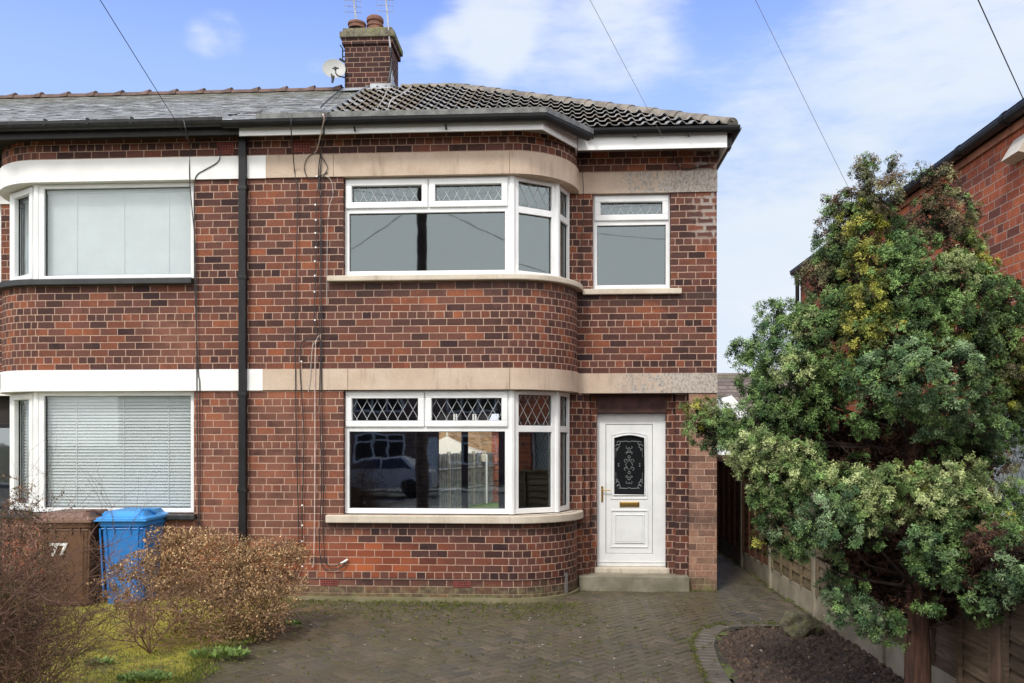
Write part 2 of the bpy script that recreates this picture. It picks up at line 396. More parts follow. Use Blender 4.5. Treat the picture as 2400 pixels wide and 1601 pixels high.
# ---------------------------------------------------------------- house shell
CX = -3.6          # party line; the two fronts mirror about it
AX, AR = -0.63, 0.86   # bay corner arc: centre x, radius (centre y = AR)
DW = 0.88          # y of the door wall
XR = 2.045         # right corner
ZT = 5.73          # top of the brickwork
B1, B2 = (2.585, 2.845), (5.205, 5.48)    # stone bands
def bay_path(x0, off=0.0, n=18, x_end=None):   # plan path of the front, going right, offset outward by off
    pts = [(x0, -off)]
    for i in range(n+1):
        a = (PI/2)*i/n; pts.append((AX+(AR+off)*math.sin(a), AR-(AR+off)*math.cos(a)))
    pts.append((AX+AR+off, DW-off if off > 0 else DW))
    return pts
def mir(pts): return [(2*CX-x, y) for x, y in pts]
def arc_s(pts):
    s = [0]; 
    for a, b in zip(pts, pts[1:]): s.append(s[-1]+math.hypot(b[0]-a[0], b[1]-a[1]))
    return s
def wall(mb, pts, z0, z1, s0=0.0, flip=False):
    s = arc_s(pts)
    for i in range(len(pts)-1):
        a, b = pts[i], pts[i+1]
        q = [(a[0], a[1], z0), (b[0], b[1], z0), (b[0], b[1], z1), (a[0], a[1], z1)]
        uv = [(s0+s[i], z0), (s0+s[i+1], z0), (s0+s[i+1], z1), (s0+s[i], z1)]
        if flip: q = q[::-1]; uv = uv[::-1]
        mb.quad(q, uv)
def ring(mb, outer, inner, z0, z1):      # solid strip between two plan paths of equal length
    n = len(outer)
    for i in range(n-1):
        a, b, c, d = outer[i], outer[i+1], inner[i+1], inner[i]
        mb.quad([(a[0], a[1], z0), (b[0], b[1], z0), (b[0], b[1], z1), (a[0], a[1], z1)])
        mb.quad([(a[0], a[1], z1), (b[0], b[1], z1), (c[0], c[1], z1), (d[0], d[1], z1)])
        mb.quad([(d[0], d[1], z0), (c[0], c[1], z0), (b[0], b[1], z0), (a[0], a[1], z0)])
        mb.quad([(c[0], c[1], z0), (d[0], d[1], z0), (d[0], d[1], z1), (c[0], c[1], z1)])
    for (o, i_) in ((outer[0], inner[0]), (inner[-1], outer[-1])):
        mb.quad([(i_[0], i_[1], z0), (o[0], o[1], z0), (o[0], o[1], z1), (i_[0], i_[1], z1)])
WX0, WX1 = -2.66, AX     # bay window opening begins at WX0 on the front plane
WLZ = (1.055, 2.585); WUZ = (3.985, 5.205)

right = empty('terraced_house', (-0.8, 1, 0), 'red brick end house with tan stone bands, curved bay, white front door and tiled roof', 'house')
left = empty('terraced_house', (-6.4, 1, 0), 'left adjoining brick house with white painted bands, black sills, blinds and grey slate roof', 'house')

def flat(mb, x0, x1, y, z0, z1, u0=0.0):
    mb.quad([(x0, y, z0), (x1, y, z0), (x1, y, z1), (x0, y, z1)], [(x0+u0, z0), (x1+u0, z0), (x1+u0, z1), (x0+u0, z1)])
# flat front brickwork and the curved corner
def front_walls(side):
    mb = MB(); mh = MB()
    f = (lambda p: p) if side == 'r' else (lambda p: mir(p))
    fl = side == 'l'
    arc = f(bay_path(AX)[1:])
    x_in = CX if side == 'r' else CX
    def seg(xa, xb, z0, z1):
        if fl: xa, xb = 2*CX-xb, 2*CX-xa
        flat(mb, xa, xb, 0.0, z0, z1)
    for z0, z1 in ((-.1, WLZ[0]), (B1[1], WUZ[0]), (B2[1], ZT)):
        seg(CX, AX, z0, z1); wall(mh, arc, z0, z1, AX, flip=fl)
    for z0, z1 in (WLZ, WUZ):
        seg(CX, WX0, z0, z1)
        # reveal of the opening
        x = WX0 if not fl else 2*CX-WX0
        q = [(x, 0, z0), (x, .25, z0), (x, .25, z1), (x, 0, z1)]
        mh.quad(q if not fl else q[::-1], [(0, z0), (.25, z0), (.25, z1), (0, z1)])
    # band backs
    for z0, z1 in (B1, B2):
        seg(CX, AX, z0, z1); wall(mh, arc, z0, z1, AX, flip=fl)
    return mb, mh
mb, mh = front_walls('r')
XA = AX+AR   # .23
# door wall with upper window and porch opening
ux0, ux1, uz0, uz1 = .436, 1.452, 3.95, 5.215
px0, px1, pz1 = .297, 1.685, B1[0]
md = MB()
flat(md, XA, XR, DW, B2[1], ZT); flat(md, XA, XR, DW, *B2); flat(md, XA, XR, DW, *B1)
flat(md, XA, XR, DW, B1[1], uz0); flat(md, XA, ux0, DW, uz0, B2[0]); flat(md, ux1, XR, DW, uz0, B2[0])
mr = MB()
for x, fl in ((ux0, 0), (ux1, 1)):
    q = [(x, DW, uz0), (x, DW+.22, uz0), (x, DW+.22, uz1), (x, DW, uz1)]
    mr.quad(q, [(0, uz0), (.22, uz0), (.22, uz1), (0, uz1)])
# stepped jambs either side of the porch
s1 = .10; dp = .095
xs_l = [px0, px0+s1, px0+2*s1]; xs_r = [px1, px1-.155, px1-.27]
flat(mr, XA, px0, DW, -.1, pz1)
u = 0
for xs, sg in ((xs_l, 1), (xs_r, -1)):
    y = DW; k = 0.0
    for i, x in enumerate(xs):
        y2 = DW+dp*(i+1) if i < 2 else DW+dp*2+.30
        q = [(x, y, -.1), (x, y2, -.1), (x, y2, pz1), (x, y, pz1)]; mr.quad(q, [(k, -.1), (k+y2-y, -.1), (k+y2-y, pz1), (k, pz1)]); k += y2-y
        if i < 2:
            x2 = xs[i+1]; q = [(x, y2, -.1), (x2, y2, -.1), (x2, y2, pz1), (x, y2, pz1)]; mr.quad(q, [(k, -.1), (k+.113, -.1), (k+.113, pz1), (k, pz1)]); k += .1125
        y = y2
# porch soffit and lintel
DY = DW+dp*2+.10    # door plane
mpier = MB(); flat(mpier, px1, XR, DW, -.1, pz1)
# side wall, back and party walls
mb.quad([(XR, DW, -.1), (XR, 8.2, -.1), (XR, 8.2, ZT), (XR, DW, ZT)], [(DW, -.1), (8.2, -.1), (8.2, ZT), (DW, ZT)])
hwr = MB()
for a in (mb, md): 
    hwr.v, hwr.f, hwr.uv, hwr.col = hwr.v+a.v, hwr.f+[tuple(i+len(hwr.v) for i in f) for f in a.f], hwr.uv+a.uv, hwr.col+a.col
# back wall with the garden window opening
bx0, bx1, bz0, bz1 = -2.66, -1.20, .35, 2.55; BY = 7.6
for x0, x1, z0, z1 in ((CX, bx0, -.1, ZT), (bx1, XR, -.1, ZT), (bx0, bx1, -.1, bz0), (bx0, bx1, bz1, ZT)):
    hwr.box(x0, x1, BY, BY+.25, z0, z1)
flat(hwr, XA, XR, DW, ZT, 5.77)
hwr.build('brick_wall', M['brick'], right)
for z0_, z1_ in (WLZ, WUZ):
    flat(mh, XA-.13, XA+.004, DW-.012, z0_, z1_)
mh.build('curved_brick_wall', M['brick_head'], right)
mr.build('porch_jamb', M['brick_head'], right)
mpier.build('corner_pier', M['brick_pier'], right, label='paler brick pier right of the door')
ml = MB(); ml.box(px0+.2, px1-.27, DW+.16, DW+.6, 2.335, pz1+.02); ml.box(px0, px1, DW+.10, DW+.15, 2.56, 2.60)
ml.build('lintel', plain('dark_brick_lintel', (.055, .022, .018), .8, .4, 8, .4), right)
# room behind the windows
rm = MB()
rm.box(CX+.01, CX+.15, .25, BY, 0, 5.6); rm.box(-.10, -.0, 1.6, BY, 0, 2.6); rm.box(CX+.15, .1, .35, BY, .05, .3)
rm.box(CX+.15, XR-.05, .95, BY, 2.62, 2.8); rm.box(CX+.15, XR-.02, 3.2, 3.35, 2.8, 5.6); rm.box(CX+.15, XR-.02, .95, 3.2, 5.5, 5.6); rm.box(XR-.12, XR-.02, DW+.6, BY, 0, 5.6)
rm.box(CX+.15, -.1, .25, .94, 2.64, 2.82)
rm.box(-.1, 2.0, DW+.75, DW+.85, 0, 2.6)
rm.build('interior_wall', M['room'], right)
rw = MB(); mx_ = onp(1089, 1100, 1, BY).x; rw.box(mx_-.07, mx_+.07, BY-.02, BY+.08, bz0, bz1, bev=.01); rw.box(bx0, bx1, BY+.02, BY+.07, bz0, bz0+.08); rw.box(bx0, bx0+.07, BY+.02, BY+.07, bz0, bz1); rw.box(bx1-.07, bx1, BY+.02, BY+.07, bz0, bz1); rw.build('garden_window_frame', plain('brown_frame', (.05, .018, .015), .5, .2), right)
im = MB()
im.box(-2.99, -2.70, 4.2, 4.4, .3, 2.62); im.box(-1.05, -.1, 4.2, 4.4, .3, 2.62); im.box(CX+.15, -2.99, 4.25, 4.35, .3, 2.62)
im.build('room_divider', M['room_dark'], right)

mb, mh = front_walls('l')
mb.box(-14, 2*CX-2.0, DW, DW+.02, -.1, ZT) if False else None
XL = 2*CX-XA
wxl = (-8.3, -9.3)
flat(mb, -12.0, XL, DW, B2[1], ZT); flat(mb, -12, XL, DW, *B2); flat(mb, -12, XL, DW, B1[1], 3.95); flat(mb, -12, XL, DW, *B1)
flat(mb, -12, -8.66, DW, 3.95, B2[0]); flat(mb, -7.64, XL, DW, 3.95, B2[0]); flat(mb, -12, -8.6, DW, -.1, B1[0]); flat(mb, -7.50, XL, DW, -.1, B1[0])
mb.box(-12, CX, 8.0, 8.25, -.1, ZT); mb.box(-12.2, -12, DW, 8.25, -.1, ZT)
for z0_, z1_ in (WLZ, WUZ): flat(mh, XL-.004, XL+.13, DW-.012, z0_, z1_)
mb.build('brick_wall', M['brick'], left); mh.build('curved_brick_wall', M['brick_head'], left)
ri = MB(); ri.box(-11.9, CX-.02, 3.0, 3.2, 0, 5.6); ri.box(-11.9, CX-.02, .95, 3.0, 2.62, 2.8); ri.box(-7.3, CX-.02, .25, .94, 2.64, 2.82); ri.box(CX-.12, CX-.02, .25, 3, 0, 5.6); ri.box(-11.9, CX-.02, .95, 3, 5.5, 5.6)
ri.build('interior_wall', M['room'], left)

# ---- bands
def off_path(side, xe, off, inn):
    o = bay_path(xe, off); i = bay_path(xe, inn)
    return (o, i) if side == 'r' else (mir(o), mir(i))
def band(z, xsplit):
    o, i = off_path('r', xsplit, .022, -.30)
    b = MB(); ring(b, o[:-1], i[:-1], z[0], z[1]); 
    b.box(XA+.022, XR+.004, DW-.018, DW+.28, z[0], z[1], bev=0)
    ob = b.build('stone_band', M['stone'], right, fix=True); 
    j = MB()
    js = [(-2.60, 0), ] if z is B1 else [(-2.78, 0), ]
    for x in js: j.box(x[0], x[0]+.007, -.0245, 0, z[0]+.002, z[1]-.002)
    j.box(AX+.02, AX+.027, -.0245, 0, z[0]+.002, z[1]-.002)
    if z is B2:
        j.box(1.50, 1.506, DW-.0205, DW, z[0]+.002, z[1]-.002)
        j.box(1.745, 1.750, DW-.0205, DW, z[0]+.002, z[1]-.002)
    j.build('mortar_joint', plain('joint_stain', (.26, .17, .10), .9, .3), ob)
    # white half
    o, i = off_path('l', 2*CX-xsplit, .026, -.30)
    b = MB(); ring(b, o[:-1], i[:-1], z[0]-.004, z[1]); 
    b.box(-12, XL-.022, DW-.018, DW+.28, z[0]-.006, z[1]-.004)
    b.build('painted_band', M['white_paint'], left, fix=True)
band(B1, onp(616, 890, 1, -.02).x); band(B2, onp(623, 390, 1, -.02).x)

# ---- sills
def sill(side, x0, z0, z1, m, parent, ov=.08):
    f = (lambda p: p) if side == 'r' else mir
    o = bay_path(x0, ov)[:-1]; o = o[:-1]+[(o[-1][0], DW-.02)]; i = bay_path(x0, -.16)[:-1]; i = i[:-1]+[(i[-1][0], DW-.02)]
    b = MB(); ring(b, f(o), f(i), z0, z1)
    ob = b.build('window_sill', m, parent, fix=True)
    md_ = ob.modifiers.new('bevel', 'BEVEL'); md_.width = .012; md_.segments = 2; md_.limit_method = 'ANGLE'
    return ob
sill('r', -2.86, WLZ[0]-.10, WLZ[0]-.005, M['sill'], right); sill('r', -2.84, WUZ[0]-.075, WUZ[0]-.005, M['sill'], right)
sill('l', -2.70, WLZ[0]-.075, WLZ[0]-.005, M['black_sill'], left); sill('l', -2.66, WUZ[0]-.085, WUZ[0]-.005, M['black_sill'], left)
b = MB(); b.box(.30, 1.585, DW-.06, DW+.20, 3.875, 3.948, bev=.01); b.build('window_sill', M['sill'], right)

# ---- windows: everything in a local frame s (along), n (outward), z
def frame_M(p0, p1):
    a = Vector((p0[0], p0[1], 0)); d = Vector((p1[0]-p0[0], p1[1]-p0[1], 0)); L = d.length; d.normalize(); nrm = Vector((d.y, -d.x, 0))
    return (lambda p: a+d*p[0]+nrm*p[1]+Vector((0, 0, p[2]))), L
def bars(mb, Mf, s0, s1, z0, z1, w, n0, n1, bev=.008):   # mitred-looking rectangle of four bars
    wl, wr, wb, wt = w if isinstance(w, tuple) else (w,)*4
    for r in ((s0, s1, z0, z0+wb), (s0, s1, z1-wt, z1)): mb.box(r[0], r[1], n0, n1, r[2], r[3], M=Mf, bev=bev)
    for r in ((s0, s0+wl), (s1-wr, s1)): mb.box(r[0], r[1], n0, n1-.0015, z0+wb-.004, z1-wt+.004, M=Mf, bev=bev)
def lead_lines(mb, Mf, s0, s1, z0, z1, n, pitch, slope, w=.0028, only=0):
    H_ = z1-z0
    def strip(a, b):
        d = Vector((b[0]-a[0], 0, b[1]-a[1])); L = d.length
        if L < .02: return
        d.normalize(); q = Vector((-d.z, 0, d.x))*w
        A = Vector((a[0], n, a[1])); B = Vector((b[0], n, b[1]))
        mb.quad([Mf(A-q), Mf(B-q), Mf(B+q), Mf(A+q)])
    for sg in ((1, -1) if not only else (only,)):
        x = s0-H_/slope-pitch*.5
        while x < s1+H_/slope:
            xa, xb = (x, x+H_/slope) if sg > 0 else (x+H_/slope, x)
            za, zb = z0, z1
            pts = []
            t0, t1 = 0.0, 1.0; dx = xb-xa
            for lim, sgn in ((s0, 1), (s1, -1)):
                # keep sgn*(xa+dx t - lim) >= 0
                v0 = sgn*(xa-lim); dv = sgn*dx
                if abs(dv) > 1e-9:
                    t = -v0/dv
                    if dv > 0: t0 = max(t0, t)
                    else: t1 = min(t1, t)
                elif v0 < 0: t1 = -1
            if t1 > t0: strip((xa+dx*t0, za+(zb-za)*t0), (xa+dx*t1, za+(zb-za)*t1))
            x += pitch
def pane(mf, Mf, s0, s1, z0, z1, n, gm):
    g = MB(); g.quad([Mf(Vector(p)) for p in ((s0, n, z0), (s1, n, z0), (s1, n, z1), (s0, n, z1))]); return g.build('glass_pane', gm, mf)
def blind(mf, Mf, s0, s1, z0, z1, n, pitch=.025, tilt=.55):
    b = MB(); z = z1-.01; k = 0
    b.box(s0, s1, n-.03, n+.02, z1-.03, z1+.01, M=Mf)
    while z > z0:
        dz = pitch*.62*math.sin(tilt)+.002*random.random(); dn = pitch*.62*math.cos(tilt)
        b.quad([Mf(Vector(p)) for p in ((s0, n+dn, z-dz), (s1, n+dn, z-dz), (s1, n-dn, z+dz), (s0, n-dn, z+dz))]); z -= pitch
    for f_ in (.2, .52, .82):
        s = s0+(s1-s0)*f_; b.box(s-.004, s+.004, n+.012, n+.015, z0, z1, M=Mf)
    return b.build('venetian_blind', M['blind'], mf)

def plain_light(mf_b, Mf, a, b, z0, z1, fw, ps):   # one fixed light: ring + returns its glass rect
    bars(mf_b, Mf, a, b, z0, z1, fw, -.035, .035); ps.append((a, b, z0, z1))
def bay_window(parent, side, z0, z1, zt, mull, gm, kind):
    f = (lambda p: p) if side == 'r' else (lambda p: (2*CX-p[0], p[1]))
    P = [(WX0+.004, .10), (-.585, .10), (-.045, .43), (.115, .86)]
    wf = MB(); rects = []; curt = []
    P = [f(p) for p in P]
    for k in range(3):
        p0, p1 = (P[k], P[k+1]) if side == 'r' else (P[k+1], P[k])
        Mf, L = frame_M(p0, p1)
        g0 = .028 if k == 0 else .03; e0 = .03
        a, b = (.0, L-e0) if (k == 0 and side == 'r') else ((e0, L) if k == 0 else (e0, L-e0))
        if kind == 'leaded':
            if k == 0:
                bars(wf, Mf, a, b, z0, z1, (.055, .055, .065, .03), -.035, .03)
                wf.box(a+.05, b-.05, -.034, .0285, zt-.03, zt+.03, M=Mf, bev=.006)
                wf.box(mull-P[0][0]-.03, mull-P[0][0]+.03, -.034, .0275, zt+.03, z1-.03, M=Mf, bev=.004)
                ms = mull-P[0][0]
                for c, d in ((a+.015, ms-.008), (ms+.008, b-.02)):
                    bars(wf, Mf, c, d, zt+.028, z1-.022, .076, -.03, .055, bev=.012)
                    rects.append((Mf, c+.076, d-.076, zt+.104, z1-.098, True))
                rects.append((Mf, a+.055, b-.055, z0+.065, zt-.03, False))
            else:
                bars(wf, Mf, a, b, z0, z1, (.05, .05, .065, .05), -.035, .03)
                wf.box(a+.045, b-.045, -.034, .0285, zt-.035, zt+.045, M=Mf, bev=.006)
                rects.append((Mf, a+.05, b-.05, zt+.045, z1-.05, True)); rects.append((Mf, a+.05, b-.05, z0+.065, zt-.035, False))
        else:
            if k == 0:
                bars(wf, Mf, a, b, z0, z1, (.07, .07, .055, .055), -.035, .03); rects.append((Mf, a+.07, b-.07, z0+.055, z1-.055, False))
            else:
                bars(wf, Mf, a, b, z0, z1, .03, -.035, .03); bars(wf, Mf, a+.02, b-.02, z0+.02, z1-.02, .075, -.03, .055, bev=.012)
                rects.append((Mf, a+.095, b-.095, z0+.095, z1-.095, False))
    if side == 'r':
        Mf, L = frame_M(P[2], P[3]); cu = MB(); cu.quad([Mf(Vector(q)) for q in ((.02, -.07, z0), (L-.02, -.07, z0), (L-.02, -.07, z1), (.02, -.07, z1))]); cu.build('net_curtain', plain('net_curtain', (.30, .26, .21), .9, .25, 60), wf_parent) if False else curt.append(cu)
    # corner posts
    for k in (1, 2):
        x, y = P[k]; wf.tube([(x, y, z0), (x, y, z1)], .047, n=10)
    o = wf.build('window_frame', M['upvc'], parent)
    for cu in curt: cu.build('net_curtain', plain('net_curtain', (.30, .26, .21), .9, .25, 60), o)
    gk = MB()
    for (Mf, s0, s1, a, b, ld) in rects:
        bars(gk, Mf, s0-.004, s1+.004, a-.004, b+.004, .009, -.02, -.002, bev=0)
        pane(o, Mf, s0-.01, s1+.01, a-.01, b+.01, -.012, gm)
        if ld:
            lm = MB(); lead_lines(lm, Mf, s0, s1, a, b, -.008, .128 if kind == 'leaded' else .1, 1.75); lm.build('lead_lattice', M['came'], o)
        if kind == 'blind': blind(o, Mf, s0-.02, s1+.02, a-.02, b+.0, -.085, pitch=.040 if z0 < 2 else .022, tilt=1.0 if z0 < 2 else 1.38)
    gk.build('gasket', M['black'], o)
    return o
bay_window(right, 'r', WUZ[0]+.005, WUZ[1]-.0, onp(1006, 494, 1, .1).z, -1.612, M['glass_up'], 'leaded')
bay_window(right, 'r', WLZ[0]+.005, WLZ[1]-.005, onp(997, 1006, 1, .1).z, -1.656, M['glass_low'], 'leaded')
bay_window(left, 'l', WUZ[0]+.005, WUZ[1]-.005, 0, 0, M['glass_blind'], 'blind')
bay_window(left, 'l', WLZ[0]+.005, WLZ[1]-.005, 0, 0, M['glass_blind'], 'blind')
# net curtains on the bay's last facet, right house
# window over the door
Mf, L = frame_M((ux0+.004, DW+.09), (ux1-.004, DW+.09))
wf = MB(); zt = onp(1480, 524, 1, DW+.09).z
bars(wf, Mf, 0, L, uz0, B2[0], (.055, .055, .065, .03), -.035, .03); wf.box(.05, L-.05, -.034, .0285, zt-.03, zt+.03, M=Mf, bev=.006)
bars(wf, Mf, .02, L-.02, zt+.028, B2[0]-.022, .08, -.03, .055, bev=.012)
o = wf.build('window_frame', M['upvc'], right)
pane(o, Mf, .045, L-.045, uz0+.055, zt-.02, -.012, M['glass_up']); pane(o, Mf, .09, L-.09, zt+.1, B2[0]-.09, -.012, M['glass_up'])
lm = MB(); lead_lines(lm, Mf, .1, L-.1, zt+.108, B2[0]-.102, -.008, .128, 1.5); lm.build('lead_lattice', M['came'], o)
gk = MB(); bars(gk, Mf, .051, L-.051, uz0+.061, zt-.026, .009, -.02, -.002, bev=0); bars(gk, Mf, .096, L-.096, zt+.104, B2[0]-.098, .009, -.02, -.002, bev=0); gk.build('gasket', M['black'], o)
# the even grey of the upstairs panes is sky reflected in their glass
# left neighbour's far windows
for z0, z1, nm in ((3.95, B2[0], 'window_frame'), (1.0, 2.2, 'window_frame')):
    Mf, L = frame_M((-8.66, DW+.09), (-7.64, DW+.09)) if z0 > 3 else frame_M((-8.6, DW+.12), (-7.5, DW+.12))
    wf = MB(); bars(wf, Mf, 0, L, z0, z1, .06, -.035, .03); 
    o = wf.build(nm, M['upvc'] if z0 > 3 else M['black'], left); pane(o, Mf, .05, L-.05, z0+.05, z1-.05, -.01, M['glass_low'])
    if z0 > 3: continue
b = MB(); b.box(-8.6, -7.5, DW+.14, DW+.2, -.1, 1.0); b.box(-8.6, -7.5, DW+.14, DW+.2, 2.2, 2.6); b.build('porch_panel', M['room_dark'], left)

# ---- front door
def door():
    x0, x1 = onp(1398, 1100, 1, DY).x, onp(1560, 1100, 1, DY).x
    zb, ztp = onp(1480, 1327, 1, DY).z, onp(1480, 969, 1, DY).z
    y = DY
    def X(u): return onp(u, 1100, 1, y).x
    def Z(v): return onp(1480, v, 1, y).z
    fr = MB()
    Mf, L = frame_M((x0, y), (x1, y))
    lx0, lx1, lz0, lz1 = X(1420), X(1529), Z(1297), Z(995)
    fr.box(0, lx0-x0-.002, -.035, .02, zb, ztp, M=Mf, bev=.008); fr.box(lx1-x0+.002, L, -.035, .02, zb, ztp, M=Mf, bev=.008)
    fr.box(lx0-x0-.004, lx1-x0+.004, -.034, .0185, lz1+.002, ztp, M=Mf, bev=.006); fr.box(lx0-x0-.004, lx1-x0+.004, -.034, .0185, zb, lz0-.002, M=Mf, bev=.006)
    fr.box(.03, L-.03, .018, .028, zb+.055, zb+.064, M=Mf); fr.box(.035, L-.1, .018, .024, ztp-.05, ztp-.044, M=Mf)
    d = fr.build('front_door', M['upvc'], right)
    # leaf: with an arched opening
    gx0, gx1, gz0, gzs, gz1 = X(1438), X(1511), Z(1160), Z(1026), Z(1019)
    lf = MB(); ys = y-.012
    n = 12
    def zt_(t): return gzs+(gz1-gzs)*math.sin(PI*t)+.0
    lf.box(lx0+.004, gx0, ys, ys+.04, lz0+.004, lz1-.004); lf.box(gx1, lx1-.004, ys, ys+.04, lz0+.004, lz1-.004); lf.box(gx0, gx1, ys+.0002, ys+.04, lz0+.004, gz0)
    for i in range(n):
        t0, t1 = i/n, (i+1)/n; xa, xb = gx0+(gx1-gx0)*t0, gx0+(gx1-gx0)*t1
        lf.quad([(xa, ys, zt_(t0)), (xb, ys, zt_(t1)), (xb, ys, lz1-.004), (xa, ys, lz1-.004)])
    # glazing bead following the arch, stepped
    for off, pr, w in ((.0, .016, .018), (.030, .010, .012)):
        a0, a1, b0 = gx0-off, gx1+off, gz0-off-(.02 if off else 0)
        pts = [(a0, ys-pr/2, b0)]+[(a0+(a1-a0)*i/n, ys-pr/2, zt_(i/n)+off) for i in range(n+1)]+[(a1, ys-pr/2, b0), (a0, ys-pr/2, b0)]
        lf.tube(pts, w/2 if off == 0 else .006, n=6, cap=False)
    # lower raised panel
    pxa, pxb, pza, pzb = X(1431), X(1519), Z(1283), Z(1195)
    Mf2, L2 = frame_M((pxa, ys), (pxb, ys))
    bars(lf, Mf2, 0, L2, pza, pzb, .016, -.002, .011, bev=.004); bars(lf, Mf2, .055, L2-.055, pza+.06, pzb-.06, .014, -.002, .012, bev=.004)
    lf.box(.075, L2-.075, -.002, .007, pza+.08, pzb-.08, M=Mf2, bev=.003)
    lf.build('door_leaf', M['upvc'], d)
    g = MB(); g.quad([(gx0-.01, ys+.015, gz0-.01), (gx1+.01, ys+.015, gz0-.01), (gx1+.01, ys+.015, gz1+.02), (gx0-.01, ys+.015, gz1+.02)])
    g.build('door_glass', plain('door_glass_dark', (.012, .013, .014), .08, .1, 4, spec=.35), d)
    gp = MB(); gp.box(lx0-.006, lx1+.006, ys+.041, ys+.05, lz0-.006, lz1+.006); gp.build('door_seal', M['dark'], d)
    # decorative bevel work: corner scrolls, centre lozenge, rosettes
    dc = MB(); cx = (gx0+gx1)/2; cz = (gz0+gz1)/2; yy = ys+.010; s = (gx1-gx0)/.37
    def loop(x, z, r, a0=0, a1=2*PI, rr=.0030, nn=12, sx=1.0):
        dc.tube([(x+r*sx*math.cos(a0+(a1-a0)*i/nn), yy, z+r*math.sin(a0+(a1-a0)*i/nn)) for i in range(nn+1)], rr, n=5)
    dc.tube([(cx, yy, cz+.075), (cx+.048, yy, cz), (cx, yy, cz-.075), (cx-.048, yy, cz), (cx, yy, cz+.075)], .0035, n=5)
    for sg in (1, -1):
        for h, r in ((.105, .017), (.185, .018)): loop(cx, cz+sg*h, r)
        for sx in (1, -1):
            loop(cx+sx*.045, cz+sg*.055, .02, -PI/2, PI, sx=sx); loop(cx+sx*.022, cz+sg*.235, .018, -PI, PI*.3, sx=sx); loop(cx+sx*.030, cz+sg*.16, .012, -PI/2, PI, sx=sx)
            X0 = cx+sx*(.155*s); Z0 = cz+sg*.295
            loop(X0-sx*.02, Z0-sg*.045, .024, 0, 1.6*PI, .0035, sx=sx); loop(X0-sx*.035, Z0, .022, 0, 1.5*PI, .0035, sx=sx); loop(X0-sx*.012, Z0-.09*sg, .012)
            dc.tube([(X0-sx*.055, yy, Z0+sg*.018), (cx+sx*.03, yy, Z0+sg*.024), (cx, yy, Z0+sg*.012)], .0035, n=5)
            dc.tube([(X0, yy, Z0-sg*.07), (X0+sx*.004, yy, cz+sg*.10)], .0014, n=4)
        loop(cx+sg*.125*s, cz+.014, .006); loop(cx+sg*.125*s, cz-.014, .006)
    dc.build('glass_decoration', plain('bevelled_glass', (.30, .32, .33), .15, .2, 20), d)
    lb = MB(); bx0, bx1, bz0_, bz1_ = X(1452), X(1498), Z(1188), Z(1176)
    lb.box(bx0, bx1, ys-.012, ys, bz0_, bz1_, bev=.004); lb.box(bx0+.012, bx1-.012, ys-.022, ys-.011, bz0_+.026, bz1_-.008, bev=.005)
    lb.build('letterbox', M['brass'], d)
    hn = MB(); hx = X(1411); hn.box(hx-.013, hx+.013, y-.034, y-.018, Z(1176), Z(1139), bev=.004)
    hn.tube([(hx, y-.03, Z(1148)), (hx, y-.065, Z(1148)), (hx+.11, y-.062, Z(1149))], .0075, n=8); hn.lathe((hx, y-.036, Z(1162)), [(.007, 0), (.007, .001)], 8)
    hn.build('door_handle', M['brass'], d)
    th = MB(); th.box(x0-.03, x1+.04, y-.13, y+.1, Z(1342)+.0, zb-.003, bev=.02); th.build('threshold', M['sill'], d)
door()
st = MB(); sx0, sx1 = onp(1357, 1370, 1, DW-.02).x, onp(1614, 1370, 1, DW-.02).x
st.box(sx0, sx1, DW-.10, DW+.5, -.05, .195, bev=.012); st.build('door_step', M['concrete'], right)
# hook and key hooks on the jamb, air bricks
def airbrick(parent, u0, u1, v0, v1, nx, nz, yb=0.0, label=None):
    a, c = onp(u0, v1, 1, yb), onp(u1, v0, 1, yb)
    b = MB(); w = (c.x-a.x)/(nx*2+1); h = (c.z-a.z)/(nz*2+1)
    y0, y1 = yb-.008, yb-.001
    for i in range(nx+1): b.box(a.x+2*i*w, a.x+(2*i+1)*w, y0, y1, a.z, c.z)
    for j in range(nz+1): b.box(a.x, c.x, y0+.0008, y1, a.z+2*j*h, a.z+(2*j+1)*h)
    o = b.build('air_brick', M['vent'], parent); d = MB(); d.quad([(a.x, yb-.003, a.z), (c.x, yb-.003, a.z), (c.x, yb-.003, c.z), (a.x, yb-.003, c.z)]); d.build('vent_hole', M['dark'], o)
airbrick(left, 508, 548, 334, 362, 6, 4); airbrick(right, 684, 727, 328, 358, 6, 4)
airbrick(right, 752, 792, 1359, 1372, 7, 2); airbrick(right, 1062, 1104, 1362, 1376, 7, 2)
# damp course line and slightly proud plinth
dp_ = MB(); 
z = onp(800, 1357, 1, 0).z
o_, i_ = bay_path(CX, .006), bay_path(CX, -.004); ring(dp_, o_[:-1], i_[:-1], z-.004, z+.004); dp_.build('damp_course', plain('damp_course', (.04, .032, .028), .8, .3), right)
pl = MB(); o_, i_ = bay_path(CX, .035), bay_path(CX, -.02); ring(pl, o_[:-1], i_[:-1], -.05, .045)
pl.build('footing', stone('footing', (.16, .14, .07), (.24, .21, .13)), right)

